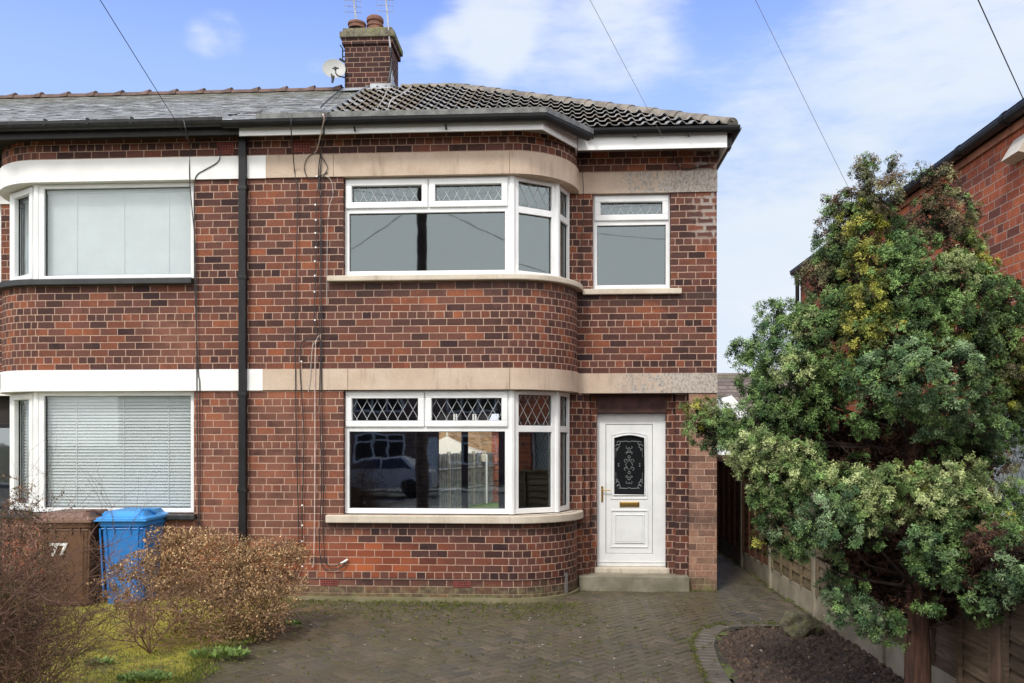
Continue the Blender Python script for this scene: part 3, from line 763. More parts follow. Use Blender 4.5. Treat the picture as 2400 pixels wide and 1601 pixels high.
# ---------------------------------------------------------------- roof
RY0, RZ0, RS = .50, 5.90, .575        # main plane
def rz(y): return RZ0+(y-RY0)*RS
RYR = 4.45; RZR = rz(RYR); ROOFX = -3.36
def xhip(y): return 2.20-(y-RY0)*(2.20+1.87)/(RYR-RY0)
ca_, sa_ = 1/math.hypot(1, RS), RS/math.hypot(1, RS)
def tiles():
    mb = MB(); g = .335; nrow = int((RYR-RY0)/ca_/g)+1; nv = Vector((0, -sa_, ca_)); V = []; F = []; cols = []
    pitch = .152; step = pitch/12
    for k in range(nrow):
        s0, s1 = k*g, min((k+1)*g+.02, (RYR-RY0)/ca_)
        y0, y1 = RY0+s0*ca_, RY0+s1*ca_; xe = xhip(y0)-.02
        nx = int((xe-ROOFX)/step); sh = 0
        tilecol = {}
        for i in range(nx):
            xa, xb = ROOFX+i*step, ROOFX+(i+1)*step
            if xb > xhip(y1)-.0 and xa > xhip(y1): pass
            def hh(x):
                p = ((x-ROOFX)/pitch) % 1.0
                return .031*math.sin(PI*p/.48) if p < .48 else -.004*math.sin(PI*(p-.48)/.52)
            ti = int((xa-ROOFX)/(pitch*2)+.0*k)
            if ti not in tilecol:
                r = random.random(); base = .36+.18*r; tilecol[ti] = (base, base, base*.985) if r < .85 else (.44, .39, .34)
                if xa < -2.2 and random.random() < .6: tilecol[ti] = (.36, .32, .27)
            cc = tilecol[ti]
            ha, hb = hh(xa), hh(xb)
            P = lambda x, s, h: Vector((x, RY0+s*ca_, RZ0+s*sa_))+nv*h
            tp = .066
            b0 = [P(xa, s0, ha+tp), P(xb, s0, hb+tp), P(xb, s1, hb+.004), P(xa, s1, ha+.004)]
            if (xa > xhip(y1)): b0[2] = b0[2]; 
            mb.quad(b0, col=cc)
            t = .012
            mb.quad([P(xa, s0, ha+tp-t), P(xb, s0, hb+tp-t), P(xb, s0, hb+tp), P(xa, s0, ha+tp)], col=cc)
            mb.quad([P(xa, s0+.12, ha+tp-t-.02), P(xb, s0+.12, hb+tp-t-.02), P(xb, s0, hb+tp-t), P(xa, s0, ha+tp-t)], col=(.02, .02, .02))  # lap underside coloured near-black to stand in for its shade
    m, N = mat('roof_tile'); a = N.n('ShaderNodeVertexColor', layer_name='Col').outputs[0]; pos = N.n('ShaderNodeNewGeometry').outputs['Position']
    c = N.mix(N.ss(N.noise(pos, 9, 5, .7), .35, .7), N.mix(1.0, a, (.7, .68, .66), 'MULTIPLY'), N.mix(1.0, a, (1.3, 1.25, 1.2), 'MULTIPLY'))
    x, y, z = N.xyz(pos); ms = N.m('MULTIPLY', N.ss(N.noise(pos, 3.5, 5, .65), .56, .68), N.ss(x, -1.4, -2.4)); c = N.mix(N.m('MULTIPLY', ms, .6), c, (.20, .19, .05))
    finish(m, N, c, .36, N.bump(N.noise(pos, 45, 4, .7), .25, .006), spec=.6)
    o = mb.build('tiled_roof', m, right, smooth=False)
    # underlay sheet just below the tiles, dark, plus side and back slopes
    u = MB(); e = .01
    u.quad([(ROOFX, RY0+.0, rz(RY0)-e), (xhip(RY0), RY0, rz(RY0)-e), (xhip(RYR), RYR, RZR-e), (ROOFX, RYR, RZR-e)])
    xr = xhip(RYR); yb = RYR*2-RY0
    u.quad([(2.2, RY0, RZ0-e), (2.2, yb, RZ0-e), (xr, RYR, RZR-e)]); u.quad([(2.2, yb, RZ0-e), (ROOFX, yb, RZ0-e), (ROOFX, RYR, RZR-e), (xr, RYR, RZR-e)])
    u.build('roof_underlay', plain('roof_felt', (.03, .028, .026), .9, .2), o)
    # ridge and hip tiles
    for (a, b, nseg, nm) in (((-2.78, RYR, RZR+.03), (xr+.05, RYR, RZR+.03), 4, 'r'), ((xr, RYR, RZR+.045), (2.17, RY0+.02, RZ0+.075), 14, 'h')):
        A, B = Vector(a), Vector(b); d = (B-A); L = d.length; d.normalize(); side = d.cross(Vector((0, 0, 1))).normalized(); up = side.cross(d)
        rb = MB()
        for i in range(nseg):
            p0, p1 = A+d*(L*i/nseg), A+d*(L*(i+1)/nseg+.02); r0, r1 = (.128, .115)
            ring0 = [p0+side*(r0*math.cos(t))+up*(r0*.8*math.sin(t)-.05) for t in np.linspace(0, PI, 11)]
            ring1 = [p1+side*(r1*math.cos(t))+up*(r1*.8*math.sin(t)-.055) for t in np.linspace(0, PI, 11)]
            if nm == 'h': ring0, ring1 = [p0+side*(r1*math.cos(t))+up*(r1*.8*math.sin(t)-.055) for t in np.linspace(0, PI, 11)], [p1+side*(r0*math.cos(t))+up*(r0*.8*math.sin(t)-.05) for t in np.linspace(0, PI, 11)]
            cc = random.uniform(.85, 1.1)
            for j in range(10): rb.quad([ring0[j], ring1[j], ring1[j+1], ring0[j+1]])
            rb.quad(ring0[::-1]); rb.quad(ring1)
            # mortar bed at the joint
        rb.build('ridge_tile' if nm == 'r' else 'hip_tile', M['ridge'], o)
tiles()
def slates():
    mb = MB(); g = .105; nv = Vector((0, -sa_, ca_)); L = (RYR-RY0)/ca_; n = int(L/g)
    for k in range(n):
        s0, s1 = k*g, min((k+1)*g+.03, L); x = -12.3+(.13 if k % 2 else 0)
        while x < ROOFX-.02:
            w = .26; xb = min(x+w-.004, ROOFX-.015); t = random.uniform(-.003, .003); r = random.random()
            v = .42+.20*r; c = (v, v*1.0, v*.97) if r > .2 else (v*.68, v*.67, v*.64)
            j = random.uniform(-.008, .008) if random.random() < .85 else random.uniform(-.03, 0)
            P = lambda xx, s, h: Vector((xx, RY0+s*ca_, RZ0+s*sa_))+nv*h
            q = [P(x, s0+j, .014+t), P(xb, s0+j, .014-t), P(xb, s1, .003), P(x, s1, .003)]
            mb.quad(q, col=c); mb.quad([P(x, s0+j, .004+t*.5), P(xb, s0+j, .004-t*.5), q[1], q[0]], col=(.085, .085, .085)); x += w
    m, N = mat('roof_slate'); a = N.n('ShaderNodeVertexColor', layer_name='Col').outputs[0]; pos = N.n('ShaderNodeNewGeometry').outputs['Position']
    c = N.mix(N.ss(N.noise(pos, 5, 5, .7), .35, .75), a, N.mix(1.0, a, (.72, .74, .66), 'MULTIPLY'))
    x, y, z = N.xyz(pos); c = N.mix(N.m('MULTIPLY', N.ss(z, 7.4, 8.2), N.m('MULTIPLY', N.noise(pos, 2.5, 4, .6), .9)), c, (.20, .19, .12))
    finish(m, N, c, .42, N.bump(N.noise(pos, 30, 4, .7), .2, .005), spec=.5)
    o = mb.build('slate_roof', m, left)
    u = MB(); yb = RYR*2-RY0; u.quad([(-12.3, RY0, RZ0-.02), (ROOFX, RY0, RZ0-.02), (ROOFX, RYR, RZR-.02), (-12.3, RYR, RZR-.02)]); u.quad([(-12.3, yb, RZ0), (-12.3, RYR, RZR-.02), (ROOFX, RYR, RZR-.02), (ROOFX, yb, RZ0)])
    u.build('roof_underlay', M['dark'], o)
    rb = MB(); x = -12.3; pw = .50
    while x < -4.1:
        x1 = min(x+pw, -3.82)
        for xa, xb, r in ((x, x1-.13, .085), ):
            P0 = [Vector((xa, RYR+.10*math.cos(t), RZR-.03+.085*math.sin(t))) for t in np.linspace(0, PI, 9)]
            P1 = [Vector((x1, RYR+.10*math.cos(t), RZR-.03+.085*math.sin(t))) for t in np.linspace(0, PI, 9)]
            for j in range(8): rb.quad([P0[j], P1[j], P1[j+1], P0[j+1]])
        # flared collar tipped up at each joint
        a0, a1 = x1-.17, x1-.03
        C0 = [Vector((a0, RYR+.11*math.cos(t), RZR-.03+.088*math.sin(t))) for t in np.linspace(0, PI, 9)]
        C1 = [Vector((a1, RYR+.12*math.cos(t), RZR-.03+.128*math.sin(t))) for t in np.linspace(0, PI, 9)]
        for j in range(8): rb.quad([C0[j], C1[j], C1[j+1], C0[j+1]])
        rb.quad(C1)
        x += pw
    rb.build('ridge_tile', M['ridge_red'], o, smooth=False)
slates()
# lead/dark covering of the bay tops, from gutter back to the main slope
GZ = 5.855; GY = -.30
EV = [(-.18, GY), (.36, .42), (.36, RY0)]         # chamfered eave of the right bay
def bay_cover(parent, side):
    f = (lambda p: p) if side == 'r' else (lambda p: (2*CX-p[0], p[1]))
    pts = [f(p) for p in ((CX, GY+.06), (EV[0][0]-.02, GY+.06), (EV[1][0]-.05, EV[1][1]), (EV[1][0]-.05, RY0+.2), (CX, RY0+.2))]
    b = MB(); top = [(x, y, GZ-.03+max(0, (y-GY)*.09)) for x, y in pts]; bot = [(x, y, 5.80) for x, y in pts]
    if side == 'l': top, bot = top[::-1], bot[::-1]
    b.quad(top); b.quad(bot[::-1]); 
    b.build('bay_roof', plain('bay_felt', (.09, .09, .09), .7, .3), parent)
bay_cover(right, 'r'); bay_cover(left, 'l')
# gutters: half-round channel swept along the eave
def gutter(mb, pts, r=.062, drop=0.0, th=.006):
    prof = [(r*math.cos(t), -r*1.3*math.sin(t)) for t in np.linspace(0, PI, 9)]
    prof = prof+[((r-th)*math.cos(t), -(r*1.3-th)*math.sin(t)) for t in np.linspace(PI, 0, 9)]
    P = [Vector(p) for p in pts]; rings = []
    for i, p in enumerate(P):
        d0 = (P[i]-P[i-1]).normalized() if i else (P[1]-P[0]).normalized(); d1 = (P[i+1]-P[i]).normalized() if i < len(P)-1 else d0
        n0 = Vector((d0.y, -d0.x, 0)); n1 = Vector((d1.y, -d1.x, 0)); n = (n0+n1).normalized(); k = 1/max(.3, n.dot(n0))
        rings.append([p+n*(a*k)+Vector((0, 0, z)) for a, z in prof])
    m_ = len(prof)
    for a, b in zip(rings, rings[1:]):
        for j in range(m_): mb.quad([a[j], b[j], b[(j+1) % m_], a[(j+1) % m_]])
    mb.quad(rings[0]); mb.quad(rings[-1][::-1])
gy = GY-.0
g1 = MB(); gutter(g1, [(-4.05, gy, GZ-.055), (EV[0][0], gy, GZ-.055), (EV[1][0], EV[1][1]-.04, GZ-.055)], r=.060)
gutter(g1, [(EV[1][0]-.04, RY0-.07, GZ+.03), (2.24, RY0-.07, GZ+.03), ], r=.058)
gutter(g1, [(2.215, RY0-.05, GZ+.028), (2.215, 8.4, GZ+.028)], r=.058)
og = g1.build('gutter', M['black'], right)
rim = MB(); ro = [(-3.62, gy-.064), (EV[0][0]+.03, gy-.064), (EV[1][0]+.065, EV[1][1]-.06)]; ring(rim, ro, [(x-(.012 if i else 0), y+.012) for i, (x, y) in enumerate(ro)], GZ-.052, GZ+.012); rim.build('gutter_rim', M['gut_rim'], og)
jb = MB()
for x in (-2.45, -1.35, ): jb.tube([(x, gy-.001, GZ-.15), (x, gy+.06, GZ-.18)], .013, n=6)
for x in (.42, .95, 1.62): jb.box(x-.01, x+.01, RY0-.09, RY0-.02, GZ-.07, GZ-.03)
jb.build('gutter_bracket', M['black'], og)
# fascia and soffit
fa = MB()
fp = [(-3.876, GY+.075), (EV[0][0]-.02, GY+.075), (EV[1][0]-.14, .44), (EV[1][0]-.14, DW-.02)]; fi = [(x-(.02 if i > 1 else .01), y+.02) for i, (x, y) in enumerate(fp)]
ring(fa, fp, fi, 5.655, 5.83)
fa.box(EV[1][0]-.13, 2.10, RY0-.005, RY0+.015, 5.650, 5.87); fa.box(2.085, 2.105, RY0+.016, 8.3, 5.645, 5.87)
ofa = fa.build('fascia_board', M['fascia'], right)
sf = MB(); s_pts = [(-3.86, GY+.095, 5.725), (EV[0][0]-.04, GY+.095, 5.725), (EV[1][0]-.16, .45, 5.725), (EV[1][0]-.16, 1.0, 5.725), (-3.86, 1.0, 5.725)]; sf.quad(s_pts[::-1])
sf.quad([(EV[1][0]-.14, RY0+.016, 5.755), (EV[1][0]-.14, DW+.1, 5.755), (2.084, DW+.1, 5.755), (2.084, RY0+.016, 5.755)]); sf.quad([(2.0, DW+.1, 5.755), (2.0, 8.2, 5.755), (2.084, 8.2, 5.755), (2.084, DW+.1, 5.755)])
sf.build('soffit', plain('soffit_grey', (.32, .30, .28), .7, .1), ofa)
# hopper end seen under the corner of the eave
cp = MB(); cp.box(2.10, 2.17, RY0+.06, RY0+.2, 5.66, 5.80, bev=.01); cp.build('eave_end_cap', M['iron'], right)

g2 = MB(); LG = [(2*CX-EV[1][0], EV[1][1]-.02, GZ-.02), (2*CX-EV[0][0], gy, GZ-.02), (-4.03, gy, GZ-.02)]
gutter(g2, LG, r=.070); gutter(g2, [(-12.2, RY0-.07, GZ+.03), (-7.6, RY0-.07, GZ+.03)], r=.06); og2 = g2.build('gutter', M['iron'], left)
jj = MB()
for x in (-6.23, -5.70, -5.15): jj.box(x-.012, x+.012, gy-.068, gy+.05, GZ-.075, GZ+.004)
jj.build('gutter_joint', M['black'], og2)
fb = MB(); fq = [(2*CX-EV[1][0]+.14, DW-.02), (2*CX-EV[1][0]+.14, .44), (2*CX-EV[0][0]+.02, GY+.085), (-3.87, GY+.085)]; ring(fb, fq, [(x+.01, y+.02) for x, y in fq], 5.678, 5.83)
fb.box(-12, 2*CX-EV[1][0]+.15, RY0-.005, RY0+.015, 5.69, 5.87)
ofb = fb.build('fascia_board', plain('black_fascia', (.02, .018, .018), .6, .3, 8), left)
sf = MB(); q = [(x, y+.018, 5.725) for x, y in fq]+[(-3.87, 1.0, 5.725)]; q[0] = (q[0][0], 1.0, 5.725); sf.quad(q); sf.quad([(-12, RY0, 5.70), (-7.3, RY0, 5.70), (-7.3, 1.0, 5.70), (-12, 1.0, 5.70)][::-1])
sf.build('soffit', M['room_dark'], ofb)
# left top wall sits a little higher behind the fascia
mbx = MB(); flat(mbx, 2*CX-AX, -3.87, -.001, ZT-.01, 5.73); mbx.build('top_course', M['brick'], left)
# downpipe
dpx = MB(); xa, xb = onp(558, 600, 1, -.09).x, onp(575, 600, 1, -.09).x
dpx.box(xa, xb, -.085, -.018, 0, 5.80, bev=.006); 
dpx.tube([((xa+xb)/2, -.05, 5.68), ((xa+xb)/2, -.12, 5.78), ((xa+xb)/2, -.25, 5.80)], .035, n=8)
odp = dpx.build('downpipe', M['black'], left)
cl_ = MB()
for v in (650, 925, 1150, 440): 
    z = onp(566, v, 1, -.09).z; cl_.box(xa-.012, xb+.012, -.09, -.005, z-.02, z+.02, bev=.003); 
cl_.build('pipe_clip', M['black'], odp)

# ---- chimney
CY = 4.30
def chimney():
    x0, x1 = onp(808, 180, 1, CY).x, onp(916, 180, 1, CY).x
    zb, zc = onp(808, 214, 1, CY).z-.4, onp(808, 106, 1, CY).z
    mb = MB(); dpt = .66
    def bb(x0, x1, y0, y1, z0, z1, B):
        B.quad([(x0, y0, z0), (x1, y0, z0), (x1, y0, z1), (x0, y0, z1)], [(x0, z0), (x1, z0), (x1, z1), (x0, z1)])
        B.quad([(x1, y0, z0), (x1, y1, z0), (x1, y1, z1), (x1, y0, z1)], [(y0, z0), (y1, z0), (y1, z1), (y0, z1)])
        B.quad([(x0, y1, z0), (x0, y0, z0), (x0, y0, z1), (x0, y1, z1)], [(y0, z0), (y1, z0), (y1, z1), (y0, z1)])
        B.quad([(x1, y1, z0), (x0, y1, z0), (x0, y1, z1), (x1, y1, z1)], [(x0, z0), (x1, z0), (x1, z1), (x0, z1)])
        B.quad([(x0, y0, z1), (x1, y0, z1), (x1, y1, z1), (x0, y1, z1)]); B.quad([(x0, y1, z0), (x1, y1, z0), (x1, y0, z0), (x0, y0, z0)])
    bb(x0, x1, CY, CY+dpt, zb, zc, mb); bb(x0-.04, x1+.04, CY-.04, CY+dpt+.04, zc, zc+.11, mb)
    ch = mb.build('chimney', M['brick_chim'], right)
    cp = MB(); z2 = zc+.11; cp.box(x0-.075, x1+.075, CY-.075, CY+dpt+.075, z2, z2+.10, bev=.008); zt = onp(805, 68, 1, CY).z
    cp.box(x0-.03, x1+.03, CY-.03, CY+dpt+.03, z2+.1, zt, bev=.01)
    m, N = mat('chimney_cap'); pos = N.n('ShaderNodeNewGeometry').outputs['Position']
    c = N.mix(N.ss(N.noise(pos, 9, 5, .7), .35, .65), (.085, .07, .05), (.20, .18, .12)); x, y, z = N.xyz(pos)
    c = N.mix(N.m('MULTIPLY', N.ss(N.noise(pos, 5, 4, .6), .45, .6), N.ss(x, -3.5, -3.0)), c, (.20, .22, .05))
    finish(m, N, c, .9, N.bump(N.noise(pos, 30, 5, .7), .7, .02)); cp.build('chimney_cap', m, ch)
    pt = MB(); px = onp(843, 60, 1, CY+.3).x; zt2 = zt
    pt.lathe((px, CY+.10, zt2+.035), [(.15, 0), (.145, .06), (.16, .065), (.16, .10), (.14, .105), (.12, .10), (.11, .0)], 20)
    pt.build('chimney_pot', M['terracotta'], ch)
    pt = MB(); px = onp(882, 60, 1, CY+.3).x
    pt.lathe((px, CY+.20, zt2-.0), [(.145, 0), (.135, .10), (.150, .11), (.150, .14), (.13, .145), (.13, .19), (.152, .20), (.152, .25), (.13, .28), (.10, .28), (.09, .1)], 20)
    pt.build('chimney_pot', M['terracotta'], ch)
    fl = MB(); xm = onp(868, 200, 1, CY).x
    fl.box(xm, x1+.02, CY-.02, CY-.003, onp(868, 213, 1, CY).z-.25, onp(868, 197, 1, CY).z, bev=0)
    fl.box(x0-.02, xm-.002, CY-.018, CY-.003, onp(868, 218, 1, CY).z-.25, onp(868, 209, 1, CY).z, bev=0)
    s0 = Vector((x0-.02, CY-.02, rz(CY-.02)+.02))
    fl.quad([(x0-.06, CY-.22, rz(CY-.22)+.05), (x1+.06, CY-.22, rz(CY-.22)+.075), (x1+.06, CY-.003, rz(CY)+.085), (x0-.06, CY-.003, rz(CY)+.06)])
    for k in range(4):
        y0 = CY+k*.11; fl.box(x1+.002, x1+.012, y0, y0+.10, RZR-.1, RZR+.30-.07*k, bev=0)
    fl.quad([(x1, CY-.1, rz(CY)+.05), (x1+.22, CY-.05, rz(CY)+.03), (x1+.18, RYR+.1, RZR+.06), (x1, RYR+.1, RZR+.06)])
    fl.build('lead_flashing', M['lead'], ch)
    return x0, x1, zc, zt
chx0, chx1, chz, chzt = chimney()
# verge flashing between slate and tile
vf = MB(); nv = Vector((0, -sa_, ca_))
for w0, w1, h in ((-.10, .015, .05), ):
    P = lambda x, y, h: Vector((x, y, rz(y)))+nv*h
    vf.quad([P(ROOFX+w0, RY0, .03), P(ROOFX+w1, RY0, .10), P(ROOFX+w1, CY, .10), P(ROOFX+w0, CY, .03)]); vf.quad([P(ROOFX+w1, RY0, .10), P(ROOFX+w1+.02, RY0, .0), P(ROOFX+w1+.02, CY, .0), P(ROOFX+w1, CY, .10)])
vf.build('verge_flashing', M['lead'], right)
lf = MB()   # crumpled felt at the end of the bay gutter
for i in range(6):
    x = -3.98+.07*i; lf.quad([(x, GY-.06, GZ+.01), (x+.075, GY-.06, GZ+.01), (x+.07, GY+.05, GZ+.035+.03*random.random()+i*.01), (x, GY+.05, GZ+.03+.01*i)])
lf.build('felt_lap', plain('lap_felt', (.055, .045, .045), .8, .5, 20, .6), right)

# ---------------------------------------------------------------- dish, aerials
def dish():
    c = onp(783, 161, 1, CY-.10); r = .195
    t = empty('satellite_dish', c, 'grey satellite dish fixed to the left side of the chimney', 'satellite dish')
    ax = Vector((.22, -.93, .28)).to_track_quat('Z', 'Y').to_matrix()
    b = MB(); prof = [(.001, -.045)]+[(r*k/8, -.045+.045*(k/8)**2) for k in range(1, 9)]+[(r+.004, .002), (r, .006-.004)]
    b.lathe(c, prof[::-1], 28, axis=ax); b.build('reflector', M['dish'], t, smooth=True)
    a = MB(); d = ax @ Vector((0, 0, 1)); low = c+ax @ Vector((0, 0, -.04))
    e = onp(779, 187, 1, CY-.42); k = onp(786, 160, 1, CY-.33)
    a.tube([c+Vector((0, 0, -r*.9)), c+Vector((.0, -.18, -.17)), onp(778, 184, 1, CY-.33)], .011, n=6)
    a.tube([k, onp(787, 172, 1, CY-.33), onp(792, 178, 1, CY-.2), (chx0+.02, CY+.05, onp(800, 180, 1, CY).z)], .012, n=6)
    a.tube([k+Vector((-.05, 0, .0)), k+Vector((.06, 0, .0))], .012, n=6); a.lathe(k+Vector((0, 0, -.01)), [(.02, -.02), (.022, .03)], 8)
    a.build('feed_arm', M['cable_black'], t)
    l = MB(); l.tube([onp(781, 178, 1, CY-.35), onp(779, 194, 1, CY-.35)], [.028, .018], n=8); l.build('receiver', M['cable_black'], t)
    w = MB(); y = CY+.1; pts = [(797, 106), (803, 113), (803, 140), (808, 146)]
    w.tube([onp(u, v, 1, y) for u, v in pts], .012, n=6); w.tube([onp(796, 138, 1, y), onp(809, 146, 1, y)], .02, n=6); w.tube([onp(803, 121, 1, y), onp(809, 118, 1, y)], .01, n=5); w.tube([onp(802, 131, 1, y), onp(809, 134, 1, y)], .01, n=5)
    w.build('wall_bracket', M['cable_black'], t)
dish()
def aerial(loc, top, lean, boom_dir, nel, label, sc=1.0):
    t = empty('television_aerial', loc, label, 'aerial', 'aerials on the chimney'); A = Vector(loc); B = A+Vector((lean, 0, top))
    b = MB(); b.tube([A, B], .016, n=6); b.build('mast', M['galv'], t)
    y = MB(); 
    y.tube([B+Vector((-.0, 0, -.08)), B+Vector((boom_dir*.9, -.2, -.06))], .008, n=5)
    y.tube([B+Vector((-boom_dir*.15, 0.02, -.08)), B], .008, n=5)
    for i in range(nel):
        p = B+Vector((boom_dir*.9*i/nel, -.2*i/nel, -.075)); y.tube([p+Vector((0, 0, -.09)), p+Vector((0, 0, .09))], .004, n=4)
    for i in range(4):
        z = -.06-.10*i
        p = B+Vector((-lean*.0, 0, z)); y.tube([p+Vector((-.15, 0, .01)), p+Vector((.15, .02, -.01))], .0045, n=4)
        for sx in (-.14, -.07, .07, .14): y.tube([p+Vector((sx, 0, -.035)), p+Vector((sx, 0, .045))], .0035, n=4)
    y.build('elements', M['galv'], t)
aerial(tuple(onp(836, 62, 1, CY+.2)), .62, -.07, -1, 8, 'left aerial with a thick leaning mast behind the low chimney pot')
aerial((chx1-.0, CY-.05, onp(912, 115, 1, CY).z), 1.0, -.09, 1, 6, 'right aerial with a thin straight mast strapped to the chimney corner')
cb = MB(); cb.tube([(chx1+.02, CY-.1, chz-.12), (chx1+.02, CY-.09, chz-.5), (chx1-.02, CY-.12, chz-.72)], .022, n=6); cb.build('mast_bracket', M['iron'], right)
# ---------------------------------------------------------------- cables on the walls and wires in the air
def smooth_poly(pts, k=4):
    P = [Vector(p) for p in pts]; out = []
    for i in range(len(P)-1):
        p0 = P[max(i-1, 0)]; p1 = P[i]; p2 = P[i+1]; p3 = P[min(i+2, len(P)-1)]
        for j in range(k):
            t = j/k; out.append(.5*((2*p1)+(-p0+p2)*t+(2*p0-5*p1+4*p2-p3)*t*t+(-p0+3*p1-3*p2+p3)*t**3))
    out.append(P[-1]); return out
def cable(label, pts, y=-.034, r=.0065, m='cable_black', clips=None, grp='cables down the front walls'):
    b = MB(); P = [onp(u, v, 1, yy if (yy := (p[2] if len(p) > 2 else y)) is not None else y) for p in pts for u, v in [vq(p[0], p[1])]]
    b.tube(smooth_poly(P), r, n=5); o = b.build('cable', M[m]); tag(o, label, 'cable', grp)
    if clips:
        c = MB()
        for u, v in clips:
            q = onp(*vq(u, v), 1, y-.005); c.box(q.x-.009, q.x+.009, q.y-.006, q.y+.006, q.z-.009, q.z+.009)
        c.build('cable_clip', M['fascia'], o)
EV_Y = -.385
cable('black cable running straight down beside the left house window from gutter to shrub', [(422, 276, EV_Y), (427, 300, EV_Y), (433, 322, -.22), (437, 330), (435, 400), (440, 470), (448, 560), (451, 700), (452, 900), (456, 1210)])
cable('black cable looping from the left house air brick over the white band, then down', [(437, 328), (470, 332), (497, 335), (505, 352), (500, 372), (470, 390), (452, 402), (446, 430), (446, 520), (447, 640), (455, 850), (459, 900), (459, 1210)])
cable('single black cable down the tan-banded wall left of the other cables', [(670, 265, EV_Y), (668, 290, EV_Y), (671, 330, -.24), (676, 390), (683, 450), (681, 600), (679, 760), (679, 900), (683, 1100), (686, 1215), (685, 1290), (668, 1325), (656, 1312)], clips=[(685, 1280)])
cable('black clipped cable leaving the bundle below the upper sill and dropping to the footing', [(735, 776), (700, 783), (691, 790), (689, 840), (692, 900), (698, 1000), (694, 1160), (694, 1260), (686, 1312), (676, 1322), (662, 1328)], clips=[(692, 830), (694, 1160), (694, 1206), (694, 1243), (694, 1300)])
cable('left of the two black cables ending in the white clamp near the ground', [(757, 258, EV_Y), (741, 270, EV_Y), (745, 300, -.3), (738, 340, -.1), (736, 395), (727, 460), (726, 600), (722, 740), (736, 790), (734, 900), (738, 1100), (735, 1200), (734, 1260), (742, 1302), (770, 1308), (788, 1300), (794, 1290)], clips=[(727, 405), (724, 470), (725, 505), (724, 535), (725, 568), (723, 600), (723, 633), (722, 670), (723, 735)])
cable('right of the two black cables ending in the white clamp near the ground', [(757, 258, EV_Y), (744, 285, EV_Y), (740, 330, -.1), (731, 395), (737, 470), (738, 640), (738, 800), (739, 900), (743, 1100), (742, 1200), (744, 1255), (748, 1292), (765, 1300), (784, 1293), (790, 1288)])
cable('slack black cable looping over the tan stone band below the red air brick', [(726, 350), (708, 360), (699, 380), (702, 400), (712, 410), (740, 402), (752, 395)], r=.005)
cable('thin black cable crossing from the air brick into the bundle on the tan band', [(726, 345), (742, 365), (752, 385), (745, 400), (738, 430), (735, 600), (734, 770)], r=.005)
cable('pale pink cable hanging from the gutter to the red air brick', [(741, 262, EV_Y-.01), (744, 275, EV_Y-.01), (735, 315, -.2), (727, 345, -.03), (722, 352)], m='cable_pink', r=.008)
cable('pale cable curving off the bundle beside the top left of the upstairs bay window', [(745, 404), (757, 410), (763, 425), (764, 450), (757, 470), (752, 520), (750, 700)], m='cable_grey', r=.004)
cable('pale straight cable down the middle of the bundle, ending low on the orange bricks', [(733, 770), (727, 780), (724, 800), (723, 900), (723, 1050), (722, 1200), (720, 1290), (716, 1302)], m='cable_pink', r=.0065)
cable('thin grey cable under the upper sill bundle crossing the lower tan band', [(725, 782), (717, 800), (712, 870), (708, 900)], m='cable_grey', r=.0045)
cable('thin black cable hanging in the inner corner between bay and door wall', [(1322, 318, .35), (1330, 350, .8), (1339, 420, .845), (1339, 520, .85), (1334, 560, .85), (1338, 700, .85)], r=.004)
cable('black cable from the phone wire bracket across the top right corner bricks', [(1540, 350, .82), (1552, 372, .85), (1560, 384, .85), (1580, 388, .85), (1618, 380, .85), (1630, 376, .85)], r=.007)
cb = MB(); q = onp(*vq(793, 1288), 1, -.03); cb.tube([q+Vector((-.06, 0, -.03)), q, q+Vector((.03, 0, .02))], [.009, .015, .010], n=7); o = cb.build('cable_clamp', M['fascia']); tag(o, 'small white clamp where the two black cables meet the wall low down', 'clamp')
# roof cables trailing over slates and tiles
def roofcable(label, pts, r=.008, m='cable_black'):
    P = []
    for u, v in pts:
        u, v = vq(u, v); d = raydir(u, v)
        # hit the main roof plane
        t = (RZ0-CAM[2]+(CAM[1]-RY0)*RS)/(d[2]-d[1]*RS); p = Vector([CAM[i]+t*d[i] for i in range(3)])+Vector((0, -sa_, ca_))*.07; P.append(p)
    b = MB(); b.tube(smooth_poly(P), r, n=5); o = b.build('cable', M[m]); tag(o, label, 'cable', 'cables over the roof')
roofcable('black cable trailing down the slates from the chimney to the gutter', [(788, 212), (765, 232), (745, 250), (738, 258)], r=.011)
roofcable('pale cable trailing over the brown tiles below the chimney, nearer the ridge end', [(951, 198), (942, 212), (925, 226), (900, 240), (893, 258)], .012, 'cable_grey')
roofcable('pale cable trailing over the brown tiles below the chimney, nearer the chimney', [(893, 210), (885, 230), (875, 248), (868, 258)], .009, 'cable_grey')
POLE = Vector((-3.62, -11.4, 8.3))
def wire(label, uv, end, r=.0075, sag=.05, m='cable_black'):
    A = Vector(end); B = POLE.copy(); n = 24
    pts = [A.lerp(B, i/n)+Vector((0, 0, -sag*4*(i/n)*(1-i/n))) for i in range(n+1)]
    b = MB(); b.tube(pts, r, n=5); o = b.build('overhead_wire', M[m]); tag(o, label, 'wire', 'wires mirrored in the upstairs glass' if 'mirrored' in label else 'telephone wires from the pole')
wire('leftmost phone wire, crossing the blue sky down to the left house gutter', None, onp(439, 327, 1, -.28), .0042)
wire('thin pale phone wire crossing the hip roof to the wall above the door window', None, onp(1572, 357, 1, .83), .0026, m='cable_grey')
wire('thin pale phone wire coming down behind the conifer top', None, Vector((4.32, 1.9, 5.02)), .0028, m='cable_grey')
wire('thick black phone wire at the top right corner of the sky', None, onp(2400, 236, 0, 4.33), .005)
for (wx, wy, wz, sg) in ((-21, -29.6, 7.6, 1.1), (13.5, -29.6, 7.6, 1.1)):
    wire('thin dark wire from the pole top to a far house, mirrored in the upstairs glass', None, Vector((wx, wy, wz)), .010, sag=sg)
